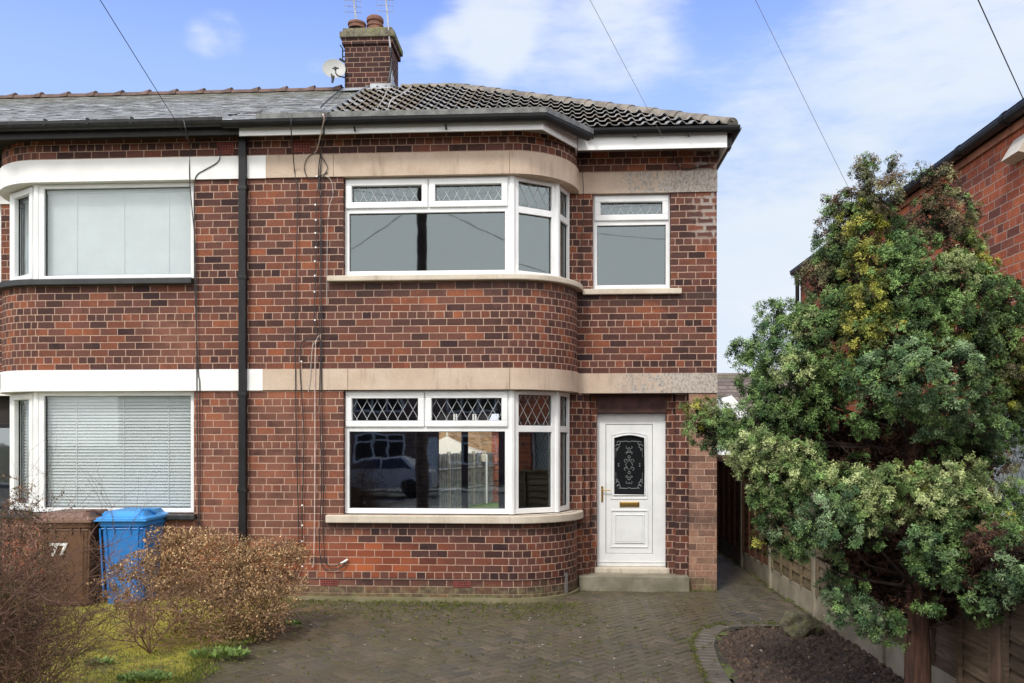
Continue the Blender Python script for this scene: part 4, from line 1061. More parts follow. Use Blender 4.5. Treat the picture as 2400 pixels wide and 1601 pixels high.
# telegraph pole behind the camera, seen mirrored in the upstairs glass
tp = empty('telegraph_pole', (POLE.x, POLE.y, 0), 'dark wooden telegraph pole mirrored in the upstairs bay window', 'telegraph pole')
b = MB(); b.tube([(POLE.x, POLE.y, -.1), (POLE.x, POLE.y, 4), (POLE.x, POLE.y, 9.4)], [.17, .15, .13], n=12); b.build('pole', plain('pole_wood', (.13, .09, .065), .8, .4, 6, .4), tp)
b = MB(); b.box(POLE.x+.10, POLE.x+.26, POLE.y-.08, POLE.y+.08, 5.9, 6.4, bev=.01); b.build('junction_box', M['iron'], tp)

# ---------------------------------------------------------------- ground
gm, N = mat('ground'); pos = N.n('ShaderNodeNewGeometry').outputs['Position']
finish(gm, N, N.mix(N.ss(N.noise(pos, 1.2, 5, .6), .35, .65), (.055, .07, .02), (.075, .06, .04)), .9)
b = MB(); b.quad([(-400, -400, -.06), (400, -400, -.06), (400, 400, -.06), (-400, 400, -.06)]); tag(b.build('ground', gm), kind='structure')
# road and pavement behind the camera
b = MB(); b.quad([(-60, -22, -.045), (60, -22, -.045), (60, -14, -.045), (-60, -14, -.045)]); tag(b.build('road', plain('asphalt', (.06, .06, .062), .85, .25, 8, .3)), kind='structure')
b = MB(); b.box(-60, 60, -14, -11.9, -.1, .05); b.box(-60, 60, -24, -22, -.1, .05); tag(b.build('pavement', plain('pavement', (.22, .21, .20), .85, .25, 4, .3)), kind='structure')

def in_poly(x, y, P):
    c = False; n = len(P)
    for i in range(n):
        x1, y1 = P[i]; x2, y2 = P[(i+1) % n]
        if (y1 > y) != (y2 > y) and x < (x2-x1)*(y-y1)/(y2-y1)+x1: c = not c
    return c
# soil bed outline (inner edge of its brick edging)
bed_px = [(1745, 1640), (1716, 1590), (1690, 1545), (1679, 1512), (1683, 1492), (1700, 1477), (1722, 1469), (1760, 1466), (1810, 1464), (1850, 1464), (1885, 1466)]
bedE = [tuple(onp(u, v, 2, 0))[:2] for u, v in bed_px]; bedE = [(1.45, -5.2), (1.46, -4.2)]+bedE
FX = 2.86
bed = bedE+[(FX, -1.0), (FX, -9), (1.45, -9)]
drive = [(-3.28, .02), (-3.22, -1.2), (-3.08, -3.0), (-2.95, -4.4), (-2.9, -9.5), (1.25, -9.5)]+[(x-.2*(0.9), y) for x, y in bedE[:5]]+[(1.40, -1.55), (1.60, -1.13), (1.85, -.98), (2.75, -.85), (FX, -.8), (FX, 9.5), (XR-.0, 9.5), (XR, DW), (XR-2.4, DW), (-.3, .1)]
drive = [(-3.28, .02), (-3.22, -1.2), (-3.08, -3.0), (-2.95, -4.4), (-2.9, -9.5), (1.44, -9.5), (1.44, -9)]+bedE+[(FX, -1.0), (FX, 9.5), (XR, 9.5), (XR, DW), (.28, DW), (.2, .5), (0, .22), (-.35, .05), (-.63, .0)]
def dist_line(x, y, P):
    d = 9e9
    for a, b_ in zip(P, P[1:]):
        ax, ay = a; bx, by = b_; L2 = (bx-ax)**2+(by-ay)**2; t = max(0, min(1, ((x-ax)*(bx-ax)+(y-ay)*(by-ay))/L2)); d = min(d, math.hypot(x-ax-t*(bx-ax), y-ay-t*(by-ay)))
    return d
EDG = [(1.45, -9)]+bedE
def gz(x, y):   # slight unevenness of the paving
    return .010*math.sin(x*1.3+.4)*math.cos(y*1.1)+.006*math.sin(x*3.1+y*2.3)
def block(mb, cx, cy, L, Wd, ang, col):
    c, s = math.cos(ang), math.sin(ang); g = .0035; bv = .006
    z = gz(cx, cy)+random.uniform(-.0025, .0025); tx, ty = random.uniform(-.012, .012), random.uniform(-.012, .012)
    def p(a, b_, h): return (cx+a*c-b_*s, cy+a*s+b_*c, z+h+a*tx+b_*ty)
    a1, b1 = L/2-g, Wd/2-g; a2, b2 = a1-bv, b1-bv
    T = [p(-a2, -b2, 0), p(a2, -b2, 0), p(a2, b2, 0), p(-a2, b2, 0)]; O = [p(-a1, -b1, -.007), p(a1, -b1, -.007), p(a1, b1, -.007), p(-a1, b1, -.007)]; B_ = [p(-a1, -b1, -.04), p(a1, -b1, -.04), p(a1, b1, -.04), p(-a1, b1, -.04)]
    mb.quad(T, col=col)
    for i in range(4):
        j = (i+1) % 4; mb.quad([O[i], O[j], T[j], T[i]], col=col); mb.quad([B_[i], B_[j], O[j], O[i]], col=col)
mb = MB(); U = .1; a45 = math.radians(45)
c0, s0 = math.cos(a45), math.sin(a45)
for i in range(-140, 140):
    for j in range(-140, 140):
        d = (i-j) % 4
        if d == 0: lx, ly, L, Wd = (i+1)*U, (j+.5)*U, 2*U, U
        elif d == 3: lx, ly, L, Wd = (i+.5)*U, (j+1)*U, U, 2*U
        else: continue
        x, y = lx*c0-ly*s0, lx*s0+ly*c0-2.0
        if not (-3.4 < x < 3 and -7.2 < y < 9.3): continue
        if not in_poly(x, y, drive) or dist_line(x, y, EDG) < .235: continue
        v = random.uniform(.82, 1.2); r = random.random(); base = (.092, .076, .054) if r < .6 else ((.112, .088, .064) if r < .85 else (.076, .068, .054))
        block(mb, x, y, L, Wd, a45, tuple(q*v for q in base))
# edging: a row of blocks laid across the curve
def edging(mb, P, off, n_skip=0):
    s = arc_s(P); tot = s[-1]; t = 0
    while t < tot:
        k = max(i for i in range(len(s)) if s[i] <= t+1e-9); k = min(k, len(P)-2); f = (t-s[k])/(s[k+1]-s[k])
        x, y = P[k][0]+f*(P[k+1][0]-P[k][0]), P[k][1]+f*(P[k+1][1]-P[k][1]); dx, dy = P[k+1][0]-P[k][0], P[k+1][1]-P[k][1]; L = math.hypot(dx, dy); nx, ny = -dy/L, dx/L
        if y > -7.2:
            v = random.uniform(.8, 1.25); block(mb, x+nx*off, y+ny*off, .2, .1, math.atan2(ny, nx), (.135*v, .118*v, .098*v))
        t += .1
edging(mb, EDG, .115)
dm, N = mat('block_paving'); a = N.n('ShaderNodeVertexColor', layer_name='Col').outputs[0]; pos = N.n('ShaderNodeNewGeometry').outputs['Position']
x, y, z = N.xyz(pos)
n1 = N.noise(pos, .9, 5, .65); n2 = N.noise(pos, 6.0, 6, .7); n3 = N.noise(pos, 40, 4, .7)
c = N.mix(N.ss(n3, .3, .75), N.mix(1.0, a, (.75, .74, .72), 'MULTIPLY'), N.mix(1.0, a, (1.25, 1.22, 1.18), 'MULTIPLY'))
film = N.ss(N.m('ADD', N.m('MULTIPLY', n1, .7), N.m('MULTIPLY', n2, .3)), .38, .60)
c = N.mix(N.m('MULTIPLY', film, .66), c, N.mix(n3, (.056, .046, .024), (.105, .086, .048)))
green = N.m('MULTIPLY', N.ss(n2, .50, .66), N.ss(N.m('ADD', N.m('MULTIPLY', y, .25), N.m('MULTIPLY', x, -.12)), -1.0, .2))
c = N.mix(N.m('MULTIPLY', green, .55), c, (.115, .115, .030))
pale = N.m('MULTIPLY', N.ss(N.noise(pos, .55, 3, .5), .48, .66), N.ss(y, -.6, -2.5)); c = N.mix(N.m('MULTIPLY', pale, .30), c, (.15, .12, .09))
finish(dm, N, c, N.m('SUBTRACT', .66, N.m('MULTIPLY', N.ss(n1, .3, .7), .26)), N.bump(n3, .5, .006), spec=.4)
ob = mb.build('driveway', dm, kind='structure')
jb = MB(); nx, ny = 66, 168
for i in range(nx):
    for j in range(ny):
        x0, x1 = -3.5+i*.1, -3.5+(i+1)*.1; y0, y1 = -7.3+j*.1, -7.3+(j+1)*.1
        if in_poly((x0+x1)/2, (y0+y1)/2, bed) and dist_line((x0+x1)/2, (y0+y1)/2, EDG) > .03: continue
        if not in_poly((x0+x1)/2, (y0+y1)/2, drive) and dist_line((x0+x1)/2, (y0+y1)/2, drive+[drive[0]]) > .12: continue
        jb.quad([(xx, yy, gz(xx, yy)-.0085) for xx, yy in ((x0, y0), (x1, y0), (x1, y1), (x0, y1))])
jm, N = mat('joint_sand'); pos = N.n('ShaderNodeNewGeometry').outputs['Position']
finish(jm, N, N.mix(N.ss(N.noise(pos, 2.2, 5, .65), .42, .6), (.030, .025, .018), (.10, .115, .030)), .95, N.bump(N.noise(pos, 80, 3, .7), .6, .01))
jb.build('driveway_joints', jm, kind='structure')
tag(bpy.data.objects['driveway_joints'], kind='structure')

def leaf_quads(P, Dn, Up, Ln, Wd):   # arrays: base point, direction, side; rhombus leaves
    n = len(P); V = np.empty((n, 4, 3)); V[:, 0] = P; V[:, 2] = P+Dn*Ln[:, None]; mid = P+Dn*(Ln*.5)[:, None]
    V[:, 1] = mid+Up*(Wd*.5)[:, None]; V[:, 3] = mid-Up*(Wd*.5)[:, None]
    return V.reshape(-1, 3), np.arange(n*4).reshape(n, 4)
def nrm(a): return a/np.maximum(np.linalg.norm(a, axis=1, keepdims=True), 1e-9)
def grass(name, pts, h, w, cols, label, cat, flat_=.5, kind='stuff', z=None):
    n = len(pts); P = np.zeros((n, 3)); P[:, :2] = pts; P[:, 2] = z if z is not None else 0
    d = rng.normal(size=(n, 3))*flat_; d[:, 2] = np.abs(d[:, 2])+1; d = nrm(d); s = nrm(np.cross(d, rng.normal(size=(n, 3))))
    V, F = leaf_quads(P, d, s, h*rng.uniform(.5, 1.2, n), w*rng.uniform(.6, 1.3, n)); ci = rng.integers(0, len(cols), n); col = np.array(cols)[ci]*rng.uniform(.7, 1.25, (n, 1))
    return tag(np_mesh(name, V, F, M['grassm'], col=col), label, cat, kind=kind)
M['grassm'] = attrcol('grass_blades', .6, transl=.25)
# weeds and moss tufts in the paving
pts = []
def tuft(x, y, r, n):
    for _ in range(n): a = random.uniform(0, 2*PI); q = r*math.sqrt(random.random()); pts.append((x+q*math.cos(a), y+q*math.sin(a)))
for _ in range(900):
    x = random.uniform(-3.2, .2)
    y = -.05-random.expovariate(2.0)-(0.0)
    if random.random() < .35: x, y = random.uniform(-3.1, 2.0), random.uniform(-3.6, -.2)
    if in_poly(x, y, drive): tuft(x, y, random.uniform(.01, .035), random.randint(5, 14))
for _ in range(90):
    x, y = random.uniform(.2, 2.05), DW-abs(random.gauss(0, .06)); tuft(x, y, .025, 8)
for _ in range(150):
    t = random.random(); k = random.randint(0, len(EDG)-2); x = EDG[k][0]+t*(EDG[k+1][0]-EDG[k][0])-.22; y = EDG[k][1]+t*(EDG[k+1][1]-EDG[k][1])+random.uniform(0, .1)
    if y > -6 and in_poly(x, y, drive): tuft(x, y, .03, 9)
for _ in range(130): tuft(FX-.02-abs(random.gauss(0, .05)), random.uniform(-1, 6), .03, 9)
for _ in range(160): tuft(random.uniform(-3.3, -3.0), random.uniform(-4, 0), .05, 12)
P_ = np.array(pts)
grass('weeds', P_, .030, .007, [(.12, .14, .025), (.18, .18, .03), (.08, .10, .03)], 'small green weeds and moss tufts growing between the driveway blocks', 'weeds', .9)

lt = MB()
for _ in range(420):
    x, y = random.uniform(-3.1, 2.7), random.uniform(-4.6, .6)
    if not in_poly(x, y, drive): continue
    L_, w_ = random.uniform(.006, .022), random.uniform(.004, .012); a_ = random.uniform(0, PI); ca2, sa2 = math.cos(a_), math.sin(a_); z_ = gz(x, y)+.004
    cc = random.choice([(.45, .42, .34), (.25, .17, .08), (.10, .06, .03), (.30, .28, .08), (.12, .08, .05), (.6, .58, .52)])
    lt.quad([(x-ca2*L_, y-sa2*L_, z_), (x+sa2*w_, y-ca2*w_, z_+.004), (x+ca2*L_, y+sa2*L_, z_+.002), (x-sa2*w_, y+ca2*w_, z_+.005)], col=cc)
lt.build('leaf_litter', M['grassm'], label='tiny fallen leaves and pale grit scattered over the block driveway', cat='leaf litter', kind='stuff')
# moss lawn at the left
def lawn_z(x, y): return .02+.025*math.sin(x*2.1+y)*math.cos(y*1.7)+.02*math.sin(x*5.3)*math.sin(y*4.1)
lm_ = MB(); st_ = .08
lp = [(-9, .0), (-3.30, .0), (-3.24, -1.2), (-3.10, -3.0), (-2.97, -4.4), (-2.92, -9), (-9, -9)]
for i in range(int(6.2/st_)):
    for j in range(int(8/st_)):
        x0, x1 = -9.1+i*st_, -9.1+(i+1)*st_; y0, y1 = -7.9+j*st_, -7.9+(j+1)*st_
        if in_poly((x0+x1)/2, (y0+y1)/2, lp): lm_.quad([(xx, yy, lawn_z(xx, yy)) for xx, yy in ((x0, y0), (x1, y0), (x1, y1), (x0, y1))])
m, N = mat('mossy_lawn'); pos = N.n('ShaderNodeNewGeometry').outputs['Position']
n1 = N.noise(pos, 2.6, 6, .7); n2 = N.noise(pos, 22, 5, .75)
c = N.ramp(N.m('ADD', N.m('MULTIPLY', n1, .55), N.m('MULTIPLY', n2, .45)), [(.30, (.085, .060, .028)), (.42, (.16, .14, .030)), (.50, (.32, .28, .032)), (.60, (.42, .36, .042)), (.66, (.20, .22, .04)), (.75, (.12, .17, .03))])
finish(m, N, c, .95, N.bump(n2, 1.0, .03)); lm_.build('lawn', m, kind='structure', fix=True)
gp = []; 
while len(gp) < 26000:
    x, y = random.uniform(-7.5, -2.9), random.uniform(-5.5, -.02)
    if in_poly(x, y, lp): gp.append((x, y))
for _ in range(9000):
    y = random.uniform(-5.2, -.02); gp.append((-3.3+.08*(-y)-(0 if y > -3 else 0)+random.gauss(0.0, .07)+.05*math.sin(y*5)+.03*math.sin(y*13), y))
gp = np.array(gp); zz = np.array([lawn_z(x, y) for x, y in gp])
nearedge = (gp[:, 1] < -2.6) | (gp[:, 0] > -3.5)
sel = nearedge | (rng.random(len(gp)) < .35)
grass('lawn_moss', gp[~nearedge], .018, .010, [(.33, .29, .025), (.40, .33, .035), (.20, .19, .03)], 'yellow green moss and short grass in front of the bins', 'moss', 1.1, z=zz[~nearedge])
grass('lawn_grass', gp[sel & nearedge], .040, .007, [(.10, .15, .025), (.15, .20, .03), (.24, .24, .04), (.20, .15, .06)], 'brighter green grass along the edge of the driveway', 'grass', .7, z=zz[sel & nearedge])
# leafy weeds at the lawn edge
def rosette(x, y, r, n, label):
    P = np.zeros((n, 3)); a = rng.uniform(0, 2*PI, n); q = r*np.sqrt(rng.random(n)); P[:, 0] = x+q*np.cos(a); P[:, 1] = y+q*np.sin(a)*.6; P[:, 2] = lawn_z(x, y)+.01
    d = np.stack([np.cos(a)+rng.normal(size=n)*.5, np.sin(a)+rng.normal(size=n)*.5, rng.uniform(.3, 1.2, n)], 1); d = nrm(d); s = nrm(np.cross(d, np.array([0, 0, 1.0])+rng.normal(size=(n, 3))*.3))
    V, F = leaf_quads(P, d, s, rng.uniform(.03, .07, n), rng.uniform(.02, .04, n)); col = np.array([(.15, .22, .055)])*rng.uniform(.6, 1.7, (n, 1))
    tag(np_mesh('broadleaf_weed', V, F, M['grassm'], col=col), label, 'weed', 'broadleaf weeds at the lawn edge')
p = onp(*vq(505, 1505), 2, .03); rosette(p.x, p.y, .26, 330, 'broad patch of green leafy weed at the driveway edge right of the brown bush')
p = onp(*vq(330, 1560), 2, .03); rosette(p.x, p.y, .20, 260, 'green leafy weed below the trunk of the tan bush at the bottom of the photo')
p = onp(*vq(225, 1530), 2, .03); rosette(p.x, p.y, .10, 110, 'small green weed on the yellow moss left of the tan bush')
p = onp(*vq(645, 1440), 2, .03); rosette(p.x+.1, p.y, .09, 90, 'small green weed where the tan bush meets the paving near the wall')

q = onp(*vq(412, 1408), 2, .05); b = MB(); b.mesh([(q.x-.03, q.y, .05), (q.x+.03, q.y-.01, .06), (q.x+.02, q.y+.02, .095), (q.x-.02, q.y+.02, .08), (q.x, q.y-.025, .07)], [(0, 1, 2, 3), (0, 4, 1), (4, 2, 1), (4, 3, 2), (0, 3, 4)]); tag(b.build('litter', M['fascia']), 'small scrap of white litter on the moss behind the tan shrub', 'litter')
# soil bed
sb = MB(); st_ = .035
def soil_z(x, y):
    d = dist_line(x, y, EDG)
    return -.025+min(.02, d*.08)+.016*math.sin(x*9+y*3)*math.sin(y*7+1.3*x)+.016*math.sin(x*37)*math.cos(y*31+x*5)+.010*math.sin(x*71+y*20)*math.sin(y*63)
for i in range(int(1.45/st_)):
    for j in range(int(6.4/st_)):
        x0, x1 = 1.43+i*st_, 1.43+(i+1)*st_; y0, y1 = -7.3+j*st_, -7.3+(j+1)*st_
        if in_poly((x0+x1)/2, (y0+y1)/2, bed): sb.quad([(xx, yy, soil_z(xx, yy)) for xx, yy in ((x0, y0), (x1, y0), (x1, y1), (x0, y1))])
m, N = mat('soil'); pos = N.n('ShaderNodeNewGeometry').outputs['Position']
n1 = N.noise(pos, 7, 6, .75); n2 = N.noise(pos, 45, 5, .75); 
c = N.ramp(N.m('ADD', N.m('MULTIPLY', n1, .5), N.m('MULTIPLY', n2, .5)), [(.30, (.028, .018, .012)), (.44, (.080, .052, .036)), (.56, (.135, .092, .066)), (.70, (.21, .15, .11))])
finish(m, N, c, .95, N.bump(N.m('ADD', n1, N.m('MULTIPLY', n2, .7)), 1.0, .06)); sb.build('soil_bed', m, kind='structure', fix=True)
# clods and litter on the soil
V = []; 
cm = MB()
for _ in range(1800):
    x, y = random.uniform(1.5, 2.84), random.uniform(-5, -1.1)
    if not in_poly(x, y, bed): continue
    r = random.uniform(.006, .026); z = soil_z(x, y); k = 5; b0 = [Vector((x+r*random.uniform(.7, 1.3)*math.cos(2*PI*i/k), y+r*random.uniform(.7, 1.3)*math.sin(2*PI*i/k), z-.004)) for i in range(k)]
    t0 = [p+(Vector((x, y, 0))-Vector((p.x, p.y, 0)))*.4+Vector((0, 0, r*random.uniform(.7, 1.1))) for p in b0]; v = random.uniform(.5, 1.5); cc = (.085*v, .056*v, .039*v) if random.random() < .985 else (.35, .30, .24)
    for i in range(k): cm.quad([b0[i], b0[(i+1) % k], t0[(i+1) % k], t0[i]], col=cc)
    cm.quad(t0, col=cc)
cm.build('soil_clods', attrcol('clods', .9, bump=.4), label='lumps of dark earth and stone chips on the soil bed', kind='stuff')
# rock
def rock():
    c = onp(*vq(1850, 1462), 2, 0); bm = bmesh.new(); bmesh.ops.create_icosphere(bm, subdivisions=4, radius=1)
    from mathutils import noise as mn
    for v in bm.verts:
        p = v.co.copy(); d = 1+.28*mn.noise(p*1.3+Vector((3, 1, 7)))+.12*mn.noise(p*3.1)+.05*mn.noise(p*7); v.co = Vector((p.x*.21*d, p.y*.15*d, max(-.02, p.z*.16*d+.05)))
        if v.co.z > .05: v.co.x -= (v.co.z-.05)*.35
    me = bpy.data.meshes.new('rock'); bm.to_mesh(me); bm.free(); o = bpy.data.objects.new('rock', me); C.objects.link(o); o.location = (c.x, c.y+.12, .02); o.rotation_euler = (0, 0, .3)
    m, N = mat('rock'); pos = N.n('ShaderNodeNewGeometry').outputs['Position']; n = N.noise(pos, 14, 6, .7)
    finish(m, N, N.ramp(n, [(.33, (.055, .048, .030)), (.5, (.13, .115, .07)), (.62, (.13, .135, .05)), (.72, (.22, .20, .15))]), .9, N.bump(n, .9, .03)); me.materials.append(m)
    tag(o, 'mossy angular rock lying at the back of the soil bed', 'rock')
rock()

# ---------------------------------------------------------------- fence
PY = [8.9, 6.95, 5.0, 3.02, 1.27, -.67, -2.62, -4.55, -6.5]
fence = empty('garden_fence', (FX, 0, 0), 'brown lapped panel fence with concrete posts running along the passage and soil bed', 'fence')
woodm, N = mat('fence_wood'); a = N.n('ShaderNodeVertexColor', layer_name='Col').outputs[0]; pos = N.n('ShaderNodeNewGeometry').outputs['Position']
n = N.noise(N.vm('MULTIPLY', pos, (1, .6, 9)), 6, 5, .7); n2 = N.noise(pos, 2.2, 5, .65)
c = N.mix(N.ss(n, .3, .7), N.mix(1.0, a, (.65, .62, .6), 'MULTIPLY'), N.mix(1.0, a, (1.25, 1.22, 1.2), 'MULTIPLY')); c = N.mix(N.m('MULTIPLY', N.ss(n2, .5, .7), .35), c, (.045, .04, .022))
finish(woodm, N, c, .85, N.bump(n, .5, .006), spec=.2)
cols = [(.10, .055, .038), (.10, .055, .038), (.085, .045, .032), (.10, .048, .030), (.145, .112, .068), (.125, .10, .070), (.105, .075, .052), (.075, .054, .039)]
for i, y in enumerate(PY):
    h = 1.62 if y > -2 else (1.5 if y > -3 else 1.22)
    b = MB(); b.box(FX-.055, FX+.055, y-.05, y+.05, -.1, h+.04, bev=.012); b.box(FX-.04, FX+.04, y-.035, y+.035, h+.035, h+.06, bev=.01); b.build('fence_post', M['post'] if -4 < y < 4 else plain('old_post', (.075, .045, .03), .8, .3, 6), fence)
    if i == len(PY)-1: break
    y1, y0 = y-.05, PY[i+1]+.05; h = 1.58 if i < 5 else (1.45 if i == 5 else 1.24)
    g = MB(); g.box(FX-.022, FX+.022, y0-.01, y1+.01, -.1, .245, bev=.006); g.build('gravel_board', M['post'] if i >= 3 else plain('old_board', (.075, .06, .04), .85, .35, 5), fence)
    w = MB(); col = cols[i]; z = .25; nb = 11 if i > 3 else 9; bh = (h-.25)/nb
    for k in range(nb):
        v = random.uniform(.75, 1.25); cc = tuple(q*v for q in col); za, zb = .25+k*bh, .25+(k+1)*bh+.018
        n_ = 10; wv = [random.uniform(-.005, .005) for _ in range(n_+1)]
        for s_ in range(n_):
            ya, yb = y0+(y1-y0)*s_/n_, y0+(y1-y0)*(s_+1)/n_
            q = [(FX-.016, ya, za+wv[s_]), (FX-.016, yb, za+wv[s_+1]), (FX+.006, yb, zb), (FX+.006, ya, zb)]; w.quad(q[::-1], col=cc)
            w.quad([(FX+.002, ya, za+wv[s_]), (FX+.002, yb, za+wv[s_+1]), (FX-.016, yb, za+wv[s_+1]), (FX-.016, ya, za+wv[s_])], col=cc)
            w.quad([(FX+.016, ya, za), (FX+.016, yb, za), (FX+.014, yb, zb), (FX+.014, ya, zb)], col=cc)
    o = w.build('fence_panel', woodm, fence)
    bt = MB(); cc = tuple(q*1.15 for q in col)
    for f_ in ((.02, .26, .5, .74, .98)):
        yy = y0+(y1-y0)*f_; bt.box(FX-.042, FX-.014, yy-.018, yy+.018, .25, h, col=cc)
    bt.box(FX-.045, FX+.03, y0, y1, h, h+.03, col=cc)
    bt.build('batten', woodm, o)

# ---------------------------------------------------------------- right neighbour
NX = 4.3
nb_ = empty('neighbouring_house', (NX+2, 0, 0), 'bright red brick house side wall at the right edge behind the conifer, with black gutter', 'house')
b = MB(); ny0, ny1, nz = -3.4, 5.05, 4.93
wy0, wy1, wz0, wz1 = -2.35, -1.30, 1.28, 2.28
def sq(x, y0, y1, z0, z1, B): B.quad([(x, y1, z0), (x, y0, z0), (x, y0, z1), (x, y1, z1)], [(y1, z0), (y0, z0), (y0, z1), (y1, z1)])
for y0, y1, z0, z1 in ((ny0, wy0, -.1, nz), (wy1, ny1, -.1, nz), (wy0, wy1, -.1, wz0), (wy0, wy1, wz1, nz)): sq(NX, y0, y1, z0, z1, b)
b.box(NX+.0, NX+8, ny1-.02, ny1, -.1, nz); b.box(NX, NX+8, ny0, ny0+.02, -.1, nz)
b.quad([(NX, wy1, wz0), (NX+.12, wy1, wz0), (NX+.12, wy1, wz1), (NX, wy1, wz1)])
b.build('brick_wall', M['brick_orange'], nb_)
# darker weathered upper wall is part of the same brickwork: its own course band
b = MB(); b.box(NX-.03, NX+.2, ny0, ny1+.02, nz-.06, nz+.02, bev=.005); b.build('corbel_course', plain('corbel', (.30, .12, .07), .8, .3, 6, .3), nb_)
b = MB(); rr = .06
b.tube([(NX-.09, ny0, nz+.07), (NX-.09, ny1+.15, nz+.07)], rr, n=12); o = b.build('gutter', M['iron'], nb_)
b = MB()
for y in (-2.0, -1.1, -.2, .75, 1.7, 2.6, 3.5): b.tube([(NX-.09, y-.03, nz+.07), (NX-.09, y+.03, nz+.07)], rr+.008, n=12)
b.build('gutter_joint', M['black'], o)
b = MB(); b.box(NX-.03, NX+.0, ny0, ny1+.1, nz+.02, nz+.13); b.build('fascia_board', M['black'], nb_)
b = MB(); b.tube([(NX-.09, ny1-.05, nz+.03), (NX-.07, ny1-.05, nz-.2), (NX-.06, ny1-.05, 0)], .035, n=8); b.build('downpipe', M['black'], nb_)
b = MB(); b.quad([(NX-.15, ny0, nz+.10), (NX-.15, ny1+.2, nz+.10), (NX+4, ny1-3, nz+.8), (NX+4, ny0, nz+.8)][::-1]); b.quad([(NX-.15, ny1+.2, nz+.1), (NX+8, ny1+.2, nz+.1), (NX+4, ny1-3, nz+.8)]); b.build('roof', plain('neighbour_roof', (.10, .09, .08), .7, .3, 5), nb_)  # unseen roof, pitch flattened so the bay glass mirrors open sky
wf = MB(); Mf, L = frame_M((NX+.07, wy1), (NX+.07, wy0)); bars(wf, Mf, 0, L, wz0, wz1, .03, -.03, .03); o = wf.build('window_frame', M['upvc'], nb_)
pane(o, Mf, .02, L-.02, wz0+.02, wz1-.02, 0, glass('glass_neighbour', .12)); blind(o, Mf, .02, L-.02, wz0, wz1, -.06, .09, 1.45)
lm = MB(); lead_lines(lm, Mf, .03, L-.03, wz0+.03, wz1-.03, .006, .085, 1.9, w=.003); lm.build('lead_lattice', M['black'], o)
b = MB(); b.box(NX-.06, NX+.1, wy0-.05, wy1+.05, wz0-.06, wz0-.002, bev=.008); b.build('window_sill', M['white_paint'], nb_)
v = empty('wall_vent', onp(2398, 352, 0, NX), 'cream cowled vent high on the red brick wall at the right edge', 'vent')
c_ = v.location; b = MB(); b.mesh([(NX-.01, c_.y-.16, c_.z+.14), (NX-.01, c_.y+.14, c_.z+.14), (NX-.13, c_.y-.16, c_.z-.06), (NX-.13, c_.y+.14, c_.z-.06), (NX-.01, c_.y-.16, c_.z-.09), (NX-.01, c_.y+.14, c_.z-.09)], [(0, 1, 3, 2), (1, 5, 3), (0, 2, 4), (2, 3, 5, 4)]); b.build('hood', plain('vent_cream', (.62, .56, .46), .5, .1), v)

# distant house down the passage
dh = empty('distant_house', (7.6, 26, 0), 'low distant house with mossy brown tiled roof seen down the passage', 'house')
b = MB(); rb0 = onp(1700, 950, 1, 24); z0 = 1.95+(1035-950)/1950*34; zt_ = onp(1700, 873, 1, 26.5).z
b.box(4.6, 16, 24.4, 29, -.1, 3.0); b.build('brick_wall', M['brick'], dh)
m, N = mat('distant_tiles'); uvp = N.n('ShaderNodeNewGeometry').outputs['Position']; x, y, z = N.xyz(uvp)
fr = N.m('FRACT', N.m('MULTIPLY', z, 6.0)); fx = N.m('FRACT', N.m('ADD', N.m('MULTIPLY', x, 4.4), N.m('MULTIPLY', N.m('FLOOR', N.m('MULTIPLY', z, 6.0)), .5)))
c = N.mix(N.white(N.comb(N.m('FLOOR', N.m('MULTIPLY', x, 4.4)), N.m('FLOOR', N.m('MULTIPLY', z, 6.0)))), (.10, .075, .06), (.19, .145, .12)); c = N.mix(N.ss(fr, .30, .0), c, (.02, .016, .014)); c = N.mix(N.m('MULTIPLY', N.ss(fx, .12, .0), .6), c, (.02, .016, .014))
c = N.mix(N.m('MULTIPLY', N.ss(z, zt_-1.3, zt_), N.m('MULTIPLY', N.ss(N.noise(uvp, 2, 4, .6), .45, .7), .6)), c, (.11, .11, .04)); finish(m, N, c, .7)
b = MB(); b.quad([(4.5, 24, 2.85), (16, 24, 2.85), (16, 26.8, zt_), (5.6, 26.8, zt_)]); b.quad([(16, 29.6, 2.85), (4.5, 29.6, 2.85), (5.6, 26.8, zt_), (16, 26.8, zt_)]); b.quad([(4.5, 29.6, 2.85), (4.5, 24, 2.85), (5.6, 26.8, zt_)]); b.build('tiled_roof', m, dh)
b = MB(); g0, g1, g2_ = onp(1692, 935, 1, 20), onp(1722, 930, 1, 20), onp(1752, 968, 1, 20)
b.mesh([(g0.x, 20, g0.z-2), (g0.x, 20, g0.z+.02), (g1.x-.1, 20, g1.z+.05), (g2_.x, 20, g2_.z), (g2_.x, 20, g0.z-2), (g0.x, 23, g0.z-2), (g0.x, 23, g0.z+.02), (g1.x-.1, 23, g1.z+.05), (g2_.x, 23, g2_.z), (g2_.x, 23, g0.z-2)], [(0, 4, 3, 2, 1), (1, 2, 7, 6), (2, 3, 8, 7), (3, 4, 9, 8), (0, 1, 6, 5)])
o = b.build('garage', M['white_paint']); tag(o, 'small white gable end in front of the distant mossy roof', 'outbuilding')

